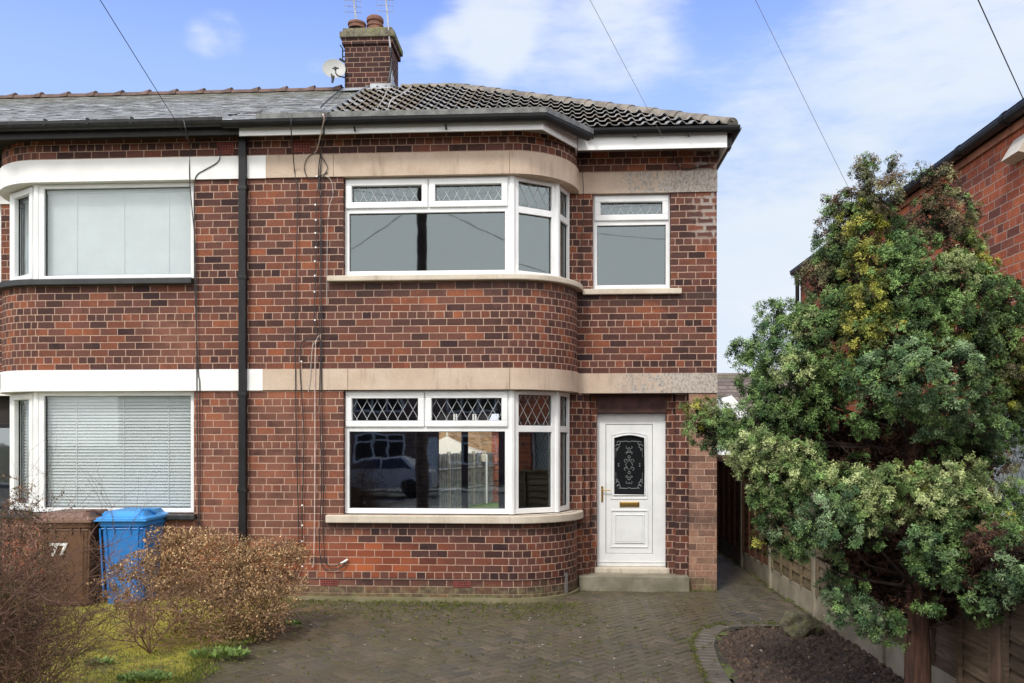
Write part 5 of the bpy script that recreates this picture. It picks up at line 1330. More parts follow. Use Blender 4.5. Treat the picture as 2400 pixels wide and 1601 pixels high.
# ---------------------------------------------------------------- back garden seen through the ground floor window
gf = empty('back_garden_fence', (-2, 14, 0), 'grey upright-board fence with pale posts seen through the ground floor window', 'fence')
A = Vector((-4.0, 11.4)); B = Vector((-1.55, 19.0)); n = 9; fg = plain('grey_boards', (.25, .25, .235), .85, .4, 7); 
b = MB()
for i in range(70):
    p = A.lerp(B, i/70); q = A.lerp(B, (i+.93)/70); t = random.uniform(-.02, .02)
    b.box(p.x, q.x, p.y-.01+t, q.y+.01, .0, 1.86+random.uniform(-.015, .015)-.26)
b.build('fence_boards', fg, gf)
for i in range(n+1):
    p = A.lerp(B, i/n); b = MB(); b.box(p.x-.07, p.x+.03, p.y-.16, p.y-.08, 0, 1.66, bev=.01); b.build('fence_post', plain('pale_post', (.42, .38, .30), .8, .2), gf)
b = MB()
for z in (.55, 1.15): b.tube([(A.x, A.y-.1, z), (B.x, B.y-.1, z)], .035, n=4)
b.build('fence_rail', fg, gf)
gz_ = empty('garden_gazebo', (-3.35, 19.5, 0), 'cream tent-topped gazebo seen through the ground floor window', 'gazebo')
b = MB(); c0 = onp(1048, 1022, 1, 17.5); e_ = 1.45; ez = c0.z-.60; cx_, cy_ = c0.x, 17.5
cor = [Vector((cx_-e_, cy_-e_, ez)), Vector((cx_+e_, cy_-e_, ez)), Vector((cx_+e_, cy_+e_, ez)), Vector((cx_-e_, cy_+e_, ez))]; ap = Vector((cx_, cy_, c0.z))
for i in range(4):
    p, q = cor[i], cor[(i+1) % 4]; prev = None
    for k in range(9):
        t = k/8; s = 1-(1-t)**1.0; h = (t**1.35); P0 = p.lerp(ap, t); P0.z = p.z+(ap.z-p.z)*h; Q0 = q.lerp(ap, t); Q0.z = q.z+(ap.z-q.z)*h
        if prev: b.quad([prev[0], prev[1], Q0, P0])
        prev = (P0, Q0)
    b.quad([p-Vector((0, 0, .22)), q-Vector((0, 0, .22)), q, p])
b.tube([ap, ap+Vector((0, 0, .18))], [.05, .01], n=6)
b.build('canopy', plain('canvas', (.66, .60, .46), .8, .06), gz_)
for p in cor: b = MB(); b.tube([(p.x, p.y, 0), (p.x, p.y, ez)], .03, n=6); b.build('leg', M['fascia'], gz_)
oh = empty('rear_house', (-2, 31, 0), 'buff brick house behind the garden seen through the ground floor window', 'house')
b = MB(); b.box(-13, 6, 31, 37, -.1, 4.6); 
for i in range(1): pass
b.build('brick_wall', M['brick_buff'], oh)
wz = onp(1085, 960, 1, 30.98)
for k in range(3):
    wf = MB(); Mf, L = frame_M((wz.x-1.3+k*.95, 30.97), (wz.x-1.3+k*.95+.9, 30.97)); bars(wf, Mf, 0, L, 2.75, 3.85, .07, -.03, .05); o = wf.build('window', M['upvc'], oh); pane(o, Mf, .05, L-.05, 2.8, 3.8, 0, M['glass_low']); bk = MB(); bk.box(.05, L-.05, -.02, -.015, 2.8, 3.8, M=Mf); bk.build('curtain', M['room'], o)
b = MB(); b.mesh([(-13.4, 30.5, 4.5), (6.4, 30.5, 4.5), (6.4, 34, 7), (-13.4, 34, 7), (-13.4, 37.5, 4.5), (6.4, 37.5, 4.5)], [(0, 1, 2, 3), (3, 2, 5, 4)]); b.build('roof', plain('red_tiles', (.17, .045, .035), .7, .3, 4), oh)
sh_ = empty('brick_shed', (-.3, 18, 0), 'low orange brick outhouse with corrugated roof at the right of the window view', 'shed')
b = MB(); x0_ = onp(1152, 1100, 1, 17).x; b.box(x0_, x0_+2.2, 17, 19.5, -.1, 2.35); b.build('brick_wall', M['brick_orange'], sh_); b = MB(); b.mesh([(x0_-.2, 16.8, 2.35), (x0_+2.4, 16.8, 2.35), (x0_+2.4, 19.7, 2.95), (x0_-.2, 19.7, 2.95)], [(0, 1, 2, 3)]); b.build('roof', M['fascia'], sh_)
b = MB(); b.quad([(-8, 8.2, -.03), (2.0, 8.2, -.03), (2.0, 30, -.03), (-8, 30, -.03)]); tag(b.build('back_lawn', plain('back_grass', (.10, .17, .03), .9, .4, 5, .5)), kind='structure')

# ---------------------------------------------------------------- houses over the road, mirrored in the glass
of = empty('opposite_house', (-5, -30, 0), 'dark terrace across the road mirrored in the ground floor window', 'house')
b = MB(); b.box(-22, 14, -38, -30, -.1, 5.4); b.build('brick_wall', plain('opposite_brick', (.20, .12, .10), .85, .3, 3), of)
b = MB(); b.mesh([(-22.5, -29.6, 5.3), (14.5, -29.6, 5.3), (14.5, -34, 7.9), (-22.5, -34, 7.9), (-22.5, -38.4, 5.3), (14.5, -38.4, 5.3)], [(0, 1, 2, 3)[::-1], (3, 2, 5, 4)[::-1]]); b.build('roof', plain('opposite_roof', (.11, .05, .04), .7, .3, 3), of)
for x in (-19, -14.5, -10, -5.5, -1, 3.5, 8):
    for z in (.9, 3.4):
        wf = MB(); Mf, L = frame_M((x+2.4, -29.97), (x, -29.97)); bars(wf, Mf, 0, L, z, z+1.4, .09, -.02, .05)
        for t in (.33, .66): wf.box(L*t-.035, L*t+.035, -.02, .04, z, z+1.4, M=Mf)
        wf.box(0, L, -.02, .04, z+.95, z+1.02, M=Mf); o = wf.build('window', M['upvc'], of); gk = MB(); gk.box(.05, L-.05, -.015, .0, z+.05, z+1.35, M=Mf); gk.build('curtain', M['room_dark'], o)
    b = MB(); Mf, L = frame_M((x-.5, -29.97), (x-1.4, -29.97)); b.box(0, L, -.02, .05, 0, 2.1, M=Mf); b.build('door', M['upvc'] if x < 0 else M['room_dark'], of)

car = empty('parked_car', (-6.5, -19.5, 0), 'pale silver hatchback parked over the road, mirrored in the ground floor window', 'car')
prof = [(-2.0, .35), (-2.05, .62), (-1.9, .82), (-1.1, .95), (-.45, 1.38), (.9, 1.42), (1.55, 1.05), (1.95, .95), (2.02, .55), (1.95, .32)]
b = MB(); cx_, cy_ = -6.5, -19.5
def cp_(x, z, s): return (cx_+x, cy_+s*(.82 if z < 1.0 else .82-.28*(z-1.0)/.42), z)
for s in (1, -1):
    q = [cp_(x, z, s) for x, z in prof]; b.quad(q if s < 0 else q[::-1])
for (xa, za), (xb, zb) in zip(prof, prof[1:]+prof[:1]): b.quad([cp_(xa, za, 1), cp_(xb, zb, 1), cp_(xb, zb, -1), cp_(xa, za, -1)])
b.build('body', plain('silver_paint', (.55, .56, .58), .25, .05, 2, spec=.6), car)
b = MB()
for s in (1, -1):
    q = [(cx_+x, cy_+s*(.825-.28*max(0, z-1)/.42), z) for x, z in ((-.95, 1.0), (-.42, 1.33), (.15, 1.35), (.15, 1.0))]; b.quad(q if s < 0 else q[::-1])
    q = [(cx_+x, cy_+s*(.825-.28*max(0, z-1)/.42), z) for x, z in ((.22, 1.0), (.22, 1.35), (.85, 1.36), (1.35, 1.03))]; b.quad(q if s < 0 else q[::-1])
b.build('side_window', plain('car_glass', (.02, .025, .03), .05, .1), car)
ax_ = Vector((0, 1, 0)).to_track_quat('Z', 'Y').to_matrix()
for wx_ in (-1.3, 1.25):
    for s in (-1, 1): b = MB(); b.lathe((cx_+wx_, cy_+s*.80-.1, .31), [(.2, 0), (.31, .02), (.31, .18), (.2, .2)], 18, axis=ax_); b.build('wheel', M['black'], car)
# ---------------------------------------------------------------- wheelie bins
def extrude_rr(mb, sections, n=4):   # sections: (x0,x1,y0,y1,z,r) rounded rectangles lofted
    rings = []
    for (x0, x1, y0, y1, z, r) in sections:
        R = []
        for cx, cy, a0 in ((x1-r, y0+r, -PI/2), (x1-r, y1-r, 0), (x0+r, y1-r, PI/2), (x0+r, y0+r, PI)):
            for k in range(n+1): a = a0+PI/2*k/n; R.append((cx+r*math.cos(a), cy+r*math.sin(a), z))
        rings.append(R)
    m_ = len(rings[0])
    for a, b_ in zip(rings, rings[1:]):
        for k in range(m_): mb.quad([a[k], a[(k+1) % m_], b_[(k+1) % m_], b_[k]])
    mb.quad(rings[0][::-1]); mb.quad(rings[-1])
def wheelie(x, y, z, rot, colm, lidm, label, w=.50, scale=1.0):
    t = empty('wheelie_bin', (0, 0, 0), label, 'wheelie bin', 'wheelie bins by the left wall')
    H_ = 1.0; hw = w/2; d = .62
    b = MB()
    extrude_rr(b, [(-hw+.055, hw-.055, 0+.06, d-.13, .0, .03), (-hw+.05, hw-.05, .05, d-.12, .08, .04), (-hw+.015, hw-.015, .012, d-.03, .80, .045), (-hw+.012, hw-.012, .010, d-.03, .86, .045), (-hw-.012, hw+.012, -.015, d+.01, .875, .05), (-hw-.012, hw+.012, -.015, d+.01, .93, .05)])
    for s in (-1, 1): b.tube([(s*(hw-.035), .03, .1), (s*(hw-.004), .004, .85)], .010, n=6)     # corner ribs
    b.tube([(-hw+.10, .028, .12), (-hw+.075, .000, .84)], .006, n=5); b.tube([(hw-.10, .028, .12), (hw-.075, .000, .84)], .006, n=5)
    for s in (-.18, -.09, .09, .18): b.box(s-.006, s+.006, -.012, .02, .80, .875)
    b.tube([(-hw+.02, .012, .845), (hw-.02, .012, .845)], .012, n=6)
    body = b.build('bin_body', colm, t, smooth=False)
    l = MB(); extrude_rr(l, [(-hw-.035, hw+.035, -.05, d+.02, .932, .05), (-hw-.035, hw+.035, -.05, d+.02, .958, .05), (-hw-.028, hw+.028, -.042, d+.02, .966, .05), (-hw+.015, hw-.015, .0, d, .985, .05), (-hw+.04, hw-.04, .05, d-.03, 1.035, .06)])
    l.box(-hw-.037, hw+.037, -.053, -.03, .93, .945, bev=.004)
    l.tube([(-hw+.03, .02, .985), (-hw+.05, .06, 1.02), (-hw+.03, .14, 1.0)], .02, n=7); l.tube([(hw-.07, .02, .985), (hw-.09, .08, 1.035), (hw-.05, .2, 1.04), (hw-.01, .30, 1.0)], .022, n=7)
    l.build('bin_lid', lidm, t)
    h = MB(); h.tube([(-hw+.03, d+.06, .95), (hw-.03, d+.06, .95)], .014, n=8)
    for s in (-1, 0, 1): h.box(s*(hw-.05)-.02, s*(hw-.05)+.02, d-.02, d+.07, .925, .965, bev=.005)
    h.build('handle', colm, t)
    for s in (-1, 1):
        wv = MB(); ax = Vector((1, 0, 0)).to_track_quat('Z', 'Y').to_matrix(); wv.lathe((s*(hw-.035)-.02, d-.06, .09), [(.03, 0), (.09, .0), (.098, .01), (.098, .04), (.09, .05), (.03, .05)], 18, axis=ax); wv.build('wheel', M['black'], t)
    t.location = (x, y, z); t.rotation_euler = (0, 0, rot); t.scale = (scale,)*3
    return t
blue = plain('bin_blue', (.016, .17, .50), .42, .10, 3, .05); blue2 = plain('bin_lid_blue', (.04, .25, .60), .38, .08, 3)
brown = plain('bin_brown', (.115, .055, .029), .5, .12, 3, .05); brown2 = plain('bin_lid_brown', (.16, .088, .060), .45, .1, 3)
def place_bin(u_mid, zt, y): p = onp(u_mid, 1300, 1, y); return p.x
pb = onp(286, 1300, 1, -.62); wheelie(pb.x, -.62, .03, math.radians(4), blue, blue2, 'bright blue wheelie bin with closed lid standing in front of the window', w=.50, scale=1.06)
pb = onp(148, 1300, 1, -.72); tb = wheelie(pb.x, -.72, .03, math.radians(6), brown, brown2, 'brown wheelie bin with white number 77, left of the blue bin', w=.58, scale=1.05)
# house number
fc = bpy.data.curves.new('num', 'FONT'); fc.body = '77'; fc.size = .20; fc.extrude = .0012; fc.align_x = 'CENTER'; fc.offset = .006; fc.space_character = .95
fo = bpy.data.objects.new('num', fc); C.objects.link(fo); dg = bpy.context.evaluated_depsgraph_get(); me = bpy.data.meshes.new_from_object(fo.evaluated_get(dg)); bpy.data.objects.remove(fo)
nm_ = bpy.data.objects.new('house_number', me); C.objects.link(nm_); me.materials.clear(); me.materials.append(M['white_paint']); nm_.parent = tb
nm_.location = (-.055, .012, .56); nm_.rotation_euler = (math.radians(90+3.4), 0, 0); nm_['label'] = 'white number 77 on the brown bin'

# ---------------------------------------------------------------- shrubs
def twigs(mb, base, n, length, spread, up, r0, seed, depth=3, bias=Vector((0, 0, 0)), col=(1, 1, 1)):
    R = random.Random(seed); tips = []
    def grow(p, d, L, r, k):
        pts = [p]; segs = 4 if k == depth else 3
        for i in range(segs):
            d = (d+Vector((R.gauss(0, .22), R.gauss(0, .22), R.gauss(0, .14)))+bias*.06).normalized(); p = p+d*(L/segs); pts.append(p)
            if k > 0:
                for _ in range(2 if k > 1 else 2):
                    if R.random() < .8: dd = (d+Vector((R.gauss(0, .75), R.gauss(0, .75), R.gauss(.05, .5)))).normalized(); grow(p, dd, L*R.uniform(.45, .75), r*.6, k-1)
        mb.tube(pts, [r*(1-.6*i/len(pts)) for i in range(len(pts))], n=3 if k < 2 else 5, cap=False, col=col); tips.append((pts[-1], d)); tips.append((pts[1], d)); tips.append((pts[-2], d))
    for i in range(n):
        a = 2*PI*i/n+R.uniform(-.3, .3); d = Vector((math.cos(a)*spread, math.sin(a)*spread, up)).normalized(); grow(Vector(base), d, length*R.uniform(.75, 1.2), r0, depth)
    return tips
def blob_leaves(blobs, per, ln, wd, cols, shell=.55, updir=.3, tint=(.65, 1.3)):
    Vs = []; Fs = []; Cs = []; nb = 0
    for (c, r, k) in blobs:
        n = int(per*k*(r[0]*r[2])/.04) if isinstance(r, tuple) else int(per*k*(r*r)/.04); rr = np.array(r if isinstance(r, tuple) else (r,)*3)
        u = nrm(rng.normal(size=(n, 3))); q = (shell+(1-shell)*rng.random(n))**(.6); q *= rng.uniform(.82, 1.10, n)
        # cluster: quantise directions for clumpy outline
        cl = nrm(rng.normal(size=(max(10, n//22), 3))); idx = rng.integers(0, len(cl), n); u = nrm(u*.30+cl[idx]*.8); q = (.25+.98*np.sqrt(rng.random(len(cl))))[idx]*rng.uniform(.86, 1.12, n); tone = rng.uniform(.55, 1.35, len(cl))[idx]
        P = np.array(c)+u*rr*q[:, None]; d = nrm(u*.6+rng.normal(size=(n, 3))*.7+np.array([0, 0, updir])); s = nrm(np.cross(d, rng.normal(size=(n, 3))))
        V, F = leaf_quads(P, d, s, ln*rng.uniform(.6, 1.4, n), wd*rng.uniform(.6, 1.4, n)); ci = rng.integers(0, len(cols), n); col = np.array(cols)[ci]*rng.uniform(tint[0], tint[1], (n, 1))*tone[:, None]
        Vs.append(V); Fs.append(F+nb); Cs.append(col); nb += len(V)
    return np.concatenate(Vs), np.concatenate(Fs), np.concatenate(Cs)
M['leafdry'] = attrcol('dry_leaves', .75, transl=.15)
def bark(name, col): return plain(name, col, .9, .4, 12, .5)
# tan bush: blobs given where the photo shows them, each at a depth of its own
sh1 = empty('deciduous_shrub', tuple(onp(*vq(345, 1500), 2, 0)), 'bare tan-brown shrub with dry curled leaves between the blue bin and the driveway', 'shrub')
def B_(u, v, D, rx, rz, k=1): p = atD(*vq(u, v), D); return (tuple(p), (rx, max(rx*.9, .12), rz), k)
bl = [B_(440, 1245, 8.5, .33, .14), B_(385, 1240, 8.4, .2, .12), B_(520, 1275, 8.5, .40, .18), B_(610, 1280, 8.6, .38, .18), B_(660, 1275, 8.7, .20, .14), B_(330, 1305, 8.2, .24, .16), B_(280, 1330, 8.0, .14, .12, .8), B_(400, 1310, 8.2, .3, .18),
      B_(480, 1340, 8.3, .30, .18), B_(560, 1350, 8.3, .34, .20), B_(630, 1350, 8.4, .28, .20), B_(350, 1380, 7.9, .24, .18, .8), B_(300, 1390, 7.9, .14, .12, .7), B_(270, 1360, 7.9, .10, .08, .5),
      B_(430, 1420, 8.0, .2, .16, .5), B_(530, 1420, 8.1, .30, .20, .8), B_(590, 1410, 8.1, .24, .22, .8), B_(330, 1450, 7.8, .14, .16, .25), B_(520, 1460, 8.0, .16, .12, .4), B_(235, 1370, 7.9, .07, .05, .4), B_(215, 1340, 7.9, .05, .04, .4), B_(640, 1400, 8.4, .12, .14, .5)]
V, F, Cc = blob_leaves(bl, 1700, .027, .014, [(.50, .315, .150), (.66, .46, .245), (.31, .18, .085), (.42, .245, .12), (.16, .09, .045)], shell=.25, tint=(.45, 1.25))
np_mesh('foliage', V, F, M['leafdry'], sh1, Cc)
b = MB(); tw = twigs(b, (sh1.location.x, sh1.location.y, 0), 5, .55, .8, 1.1, .008, 3, 3, Vector((.5, 0, .3)))
p2 = onp(*vq(530, 1470), 2, 0); twigs(b, (p2.x, p2.y, 0), 5, .5, .8, 1.0, .007, 5, 3); p3 = onp(*vq(440, 1420), 2, .2); twigs(b, (p3.x, p3.y+.2, .15), 4, .5, .9, .9, .006, 8, 3)
b.build('branches', bark('tan_twig', (.19, .105, .06)), sh1)
# dark shrub at the left edge, close to the camera
p = atD(60, 1500, 5.6); sh2 = empty('deciduous_shrub', (p.x-.1, p.y, 0), 'dark bare twiggy shrub at the left edge in front of the brown bin', 'shrub')
b = MB()
for (u, D, n, L, sd_) in ((0, 5.6, 12, .90, 11), (50, 5.5, 6, .60, 12), (-80, 5.6, 10, .95, 13), (30, 5.9, 9, .80, 17), (-30, 5.3, 9, .8, 23), (90, 5.9, 4, .75, 29)):
    q = atD(u, 1500, D); twigs(b, (q.x, q.y, 0.0), n, L, .22, 1.40, .0048, sd_, 3, Vector((0, 0, .5)))
b.build('branches', bark('dark_twig', (.125, .066, .042)), sh2)
bl = [B_(20, 1130, 5.7, .16, .10, .5), B_(80, 1150, 5.6, .13, .10, .4), B_(150, 1150, 5.7, .05, .08, .25), B_(10, 1210, 5.6, .24, .16, .9), B_(80, 1230, 5.6, .15, .15, .8), B_(20, 1300, 5.6, .28, .2, 1), B_(100, 1310, 5.6, .14, .15, .7), B_(20, 1400, 5.6, .28, .2, 1), B_(90, 1400, 5.6, .16, .18, .8), B_(10, 1490, 5.5, .3, .22, 1), B_(90, 1490, 5.5, .16, .18, .7), B_(0, 1560, 5.4, .3, .2, 1), B_(110, 1560, 5.4, .12, .14, .5), B_(130, 1330, 5.7, .07, .10, .3)]
V, F, Cc = blob_leaves(bl, 1300, .018, .009, [(.13, .062, .042), (.21, .115, .075), (.065, .036, .028), (.30, .18, .12), (.12, .12, .045)], shell=.1)
np_mesh('foliage', V, F, M['leafdry'], sh2, Cc)
# ---------------------------------------------------------------- conifer
TD = 5.9; tx = atD(2153, 1500, TD)
tree = empty('conifer_tree', (tx.x, tx.y, 0), 'large green and yellow-green cypress with red-brown trunk in the soil bed by the fence', 'conifer')
b = MB()
tp_ = [atD(*vq(u, v), TD) for u, v in ((2110, 1640), (2109, 1560), (2106, 1450), (2100, 1350), (2095, 1200), (2090, 1000), (2080, 800), (2050, 600), (2020, 450))]; tp_[0].z = -.05
from mathutils import noise as mn
n = 18; base = len(b.v); ring = []
pts = smooth_poly(tp_, 6); rad = np.interp(np.linspace(0, 1, len(pts)), [0, .05, .2, .45, .8, 1], [.105, .086, .082, .065, .03, .01])
rings = []
for i, p in enumerate(pts):
    rings.append([Vector((p.x+rad[i]*(1+.10*math.sin(5*a+i*.12)+.08*mn.noise(Vector((math.cos(a)*3, math.sin(a)*3, p.z*2))))*math.cos(a), p.y+rad[i]*(1+.10*math.sin(5*a+i*.12))*math.sin(a), p.z)) for a in np.linspace(0, 2*PI, n, endpoint=False)])
for r0, r1 in zip(rings, rings[1:]):
    for k in range(n): b.quad([r0[k], r0[(k+1) % n], r1[(k+1) % n], r1[k]])
m, N = mat('cypress_bark'); pos = N.n('ShaderNodeNewGeometry').outputs['Position']; nn = N.noise(N.vm('MULTIPLY', pos, (14, 14, 1.3)), 3.0, 6, .7)
finish(m, N, N.ramp(nn, [(.3, (.025, .012, .008)), (.5, (.085, .038, .024)), (.68, (.15, .075, .048))]), .9, N.bump(nn, 1.0, .02)); b.build('trunk', m, tree, smooth=True); M['barkc'] = m
# clumps: (u, v, radius px, depth offset, kind) on the 2351 px view
K = dict(g=[(.090, .155, .040), (.145, .225, .068), (.045, .090, .025)], l=[(.235, .280, .100), (.350, .390, .175), (.115, .160, .050)], b=[(.095, .160, .060), (.180, .255, .125), (.048, .095, .038)],
         y=[(.210, .220, .032), (.310, .295, .055), (.095, .115, .022)], o=[(.150, .150, .060), (.245, .220, .105), (.080, .082, .036), (.15, .10, .055)], d=[(.034, .062, .020), (.070, .110, .034)], r=[(.145, .112, .055), (.105, .080, .040), (.17, .11, .06)])
CL = [(1986, 368, 9, .1, 'o'), (1983, 384, 13, .1, 'o'), (2047, 376, 8, .1, 'o'), (2042, 392, 12, .1, 'o'), (2062, 402, 9, .1, 'r'), (2006, 380, 8, .1, 'o'), (1903, 462, 9, .2, 'r'), (2113, 398, 10, .1, 'o'), (2165, 396, 10, .1, 'o'), (2182, 404, 9, .1, 'o'), (2092, 420, 9, .1, 'r'), (2240, 486, 10, .2, 'o'), (1757, 704, 9, .4, 'g'), (1692, 812, 9, .4, 'b'), (1988, 404, 22, .1, 'o'), (1985, 440, 36, .1, 'o'), (2046, 420, 17, .1, 'o'), (2020, 470, 45, .0, 'o'), (1955, 490, 42, .1, 'o'), (1915, 490, 20, .2, 'r'), (2038, 505, 28, .1, 'g'), (1925, 530, 45, .3, 'o'), (1905, 580, 34, .3, 'g'), (1975, 520, 40, .0, 'y'), (2000, 560, 42, -.1, 'y'), (1950, 580, 42, .1, 'o'),
      (2128, 425, 18, .1, 'o'), (2166, 432, 25, .1, 'o'), (2126, 485, 32, .1, 'r'), (2180, 490, 44, .1, 'o'), (2150, 540, 50, .1, 'r'), (2212, 520, 28, .2, 'o'), (2228, 562, 28, .2, 'o'), (2200, 585, 44, .1, 'y'), (2240, 622, 34, .1, 'y'), (2090, 550, 36, .2, 'r'),
      (1885, 640, 42, .35, 'o'), (1935, 650, 45, .2, 'o'), (1925, 600, 40, .2, 'd'), (1985, 630, 48, -.1, 'y'), (2055, 610, 46, -.2, 'g'), (2075, 570, 36, -.1, 'g'), (2110, 640, 50, -.2, 'g'), (2180, 640, 52, -.1, 'l'), (2240, 660, 48, 0, 'g'), (2040, 680, 50, -.2, 'g'), (1990, 700, 50, -.2, 'y'), (2290, 690, 46, .1, 'g'),
      (1930, 710, 46, .1, 'g'), (1880, 730, 44, .2, 'l'), (1830, 740, 42, .3, 'g'), (1785, 735, 36, .4, 'g'), (1775, 780, 38, .35, 'b'), (1865, 775, 44, .1, 'l'), (1920, 770, 46, .0, 'g'), (1975, 780, 50, -.2, 'y'), (2030, 760, 50, -.2, 'y'), (2100, 740, 52, -.2, 'g'), (2170, 720, 50, -.1, 'g'), (2230, 740, 48, 0, 'd'), (2290, 760, 46, .1, 'd'), (2335, 720, 38, .2, 'y'),
      (1720, 820, 38, .4, 'b'), (1755, 840, 42, .3, 'g'), (1800, 830, 44, .1, 'b'), (1830, 800, 36, .2, 'd'), (1830, 870, 52, -.1, 'l'), (1780, 900, 46, .1, 'g'), (1735, 890, 36, .3, 'g'), (1900, 860, 48, 0, 'g'), (1890, 920, 44, 0, 'g'), (1950, 870, 48, -.1, 'g'), (2000, 860, 52, -.3, 'b'), (2090, 790, 38, -.3, 'b'), (2075, 830, 48, -.4, 'b'), (2110, 870, 52, -.5, 'b'), (2040, 900, 50, -.4, 'b'), (2150, 920, 52, -.4, 'b'), (2210, 860, 46, -.4, 'b'), (2190, 820, 34, -.3, 'b'), (2240, 910, 48, -.3, 'g'), (2200, 950, 46, -.3, 'b'), (2260, 970, 42, -.2, 'b'), (2165, 790, 38, -.1, 'y'), (2240, 810, 46, 0, 'd'), (2310, 800, 48, .1, 'y'), (2345, 840, 44, .1, 'y'), (2290, 860, 44, .1, 'o'), (2330, 910, 46, .2, 'y'), (2345, 960, 38, .2, 'd'), (2110, 960, 44, -.3, 'b'), (2000, 950, 44, -.3, 'g'),
      (1605, 945, 30, .2, 'y'), (1612, 985, 34, .2, 'g'), (1650, 965, 36, .15, 'l'), (1660, 1010, 36, .15, 'b'), (1700, 975, 44, .1, 'g'), (1705, 1020, 40, .1, 'l'), (1760, 960, 46, 0, 'g'), (1820, 960, 42, 0, 'g'), (1870, 970, 36, 0, 'g'),
      (1715, 1040, 42, -.15, 'l'), (1765, 1035, 46, -.2, 'l'), (1815, 1055, 48, -.2, 'l'), (1740, 1080, 40, -.15, 'l'), (1790, 1100, 48, -.2, 'l'), (1850, 1090, 42, -.2, 'g'), (1870, 1040, 30, .1, 'd'), (1770, 1150, 44, -.1, 'g'), (1820, 1150, 42, -.2, 'g'), (1890, 1120, 38, -.3, 'l'), (1790, 1200, 34, -.1, 'b'),
      (1940, 1110, 36, -.3, 'l'), (1985, 1120, 38, -.4, 'l'), (2040, 1090, 32, -.4, 'l'), (2020, 1130, 36, -.4, 'l'), (1930, 1160, 44, -.4, 'b'), (1880, 1180, 42, -.4, 'b'), (1980, 1180, 44, -.4, 'l'), (1870, 1230, 42, -.4, 'b'), (1930, 1220, 40, -.4, 'b'), (2010, 1220, 34, -.3, 'g'), (1765, 1240, 26, .1, 'y'), (1800, 1250, 26, .1, 'd'), (1835, 1260, 30, -.2, 'g'), (2040, 1180, 34, -.3, 'l'),
      (2095, 1110, 34, -.3, 'y'), (2110, 1150, 40, -.4, 'l'), (2160, 1100, 36, -.4, 'l'), (2170, 1150, 42, -.4, 'l'), (2150, 1200, 38, -.4, 'g'), (2215, 1090, 34, -.3, 'l'), (2230, 1130, 40, -.3, 'l'), (2240, 1190, 42, -.3, 'g'), (2200, 1230, 36, -.3, 'g'), (2290, 1160, 40, 0, 'g'), (2325, 1140, 34, 0, 'l'), (2335, 1190, 36, 0, 'g'), (2290, 1215, 34, -.1, 'y'), (2325, 1235, 28, 0, 'g'),
      (2100, 1240, 34, -.5, 'b'), (2140, 1290, 42, -.5, 'b'), (2090, 1290, 34, -.4, 'g'), (2190, 1280, 36, -.4, 'g'), (2180, 1320, 30, -.4, 'b'), (1920, 1300, 24, -.2, 'd'), (1905, 1350, 22, -.2, 'b'), (1930, 1390, 34, -.3, 'b'), (1975, 1410, 36, -.3, 'b'), (2010, 1440, 30, -.3, 'b'), (2050, 1440, 30, -.3, 'g'), (1960, 1350, 26, -.1, 'd'),
      (2290, 1310, 32, -.3, 'b'), (2325, 1300, 34, -.3, 'b'), (2345, 1330, 30, -.3, 'b'), (2250, 1360, 32, -.4, 'b'), (2290, 1370, 34, -.4, 'b'), (2230, 1410, 22, -.4, 'g'), (2130, 1400, 22, -.5, 'g'), (2275, 1400, 20, -.4, 'b'), (2260, 1040, 30, .0, 'g'), (2290, 1000, 30, .1, 'g'), (2225, 1000, 34, -.1, 'd'), (2300, 1060, 22, .1, 'o'),
      (2170, 1035, 28, -.1, 'g'), (1975, 1075, 26, -.1, 'g'), (2365, 1000, 40, .3, 'd'), (2380, 800, 50, .2, 'g'), (2390, 900, 50, .2, 'y'), (2390, 1300, 40, -.3, 'b'), (2390, 1160, 36, 0, 'g')]
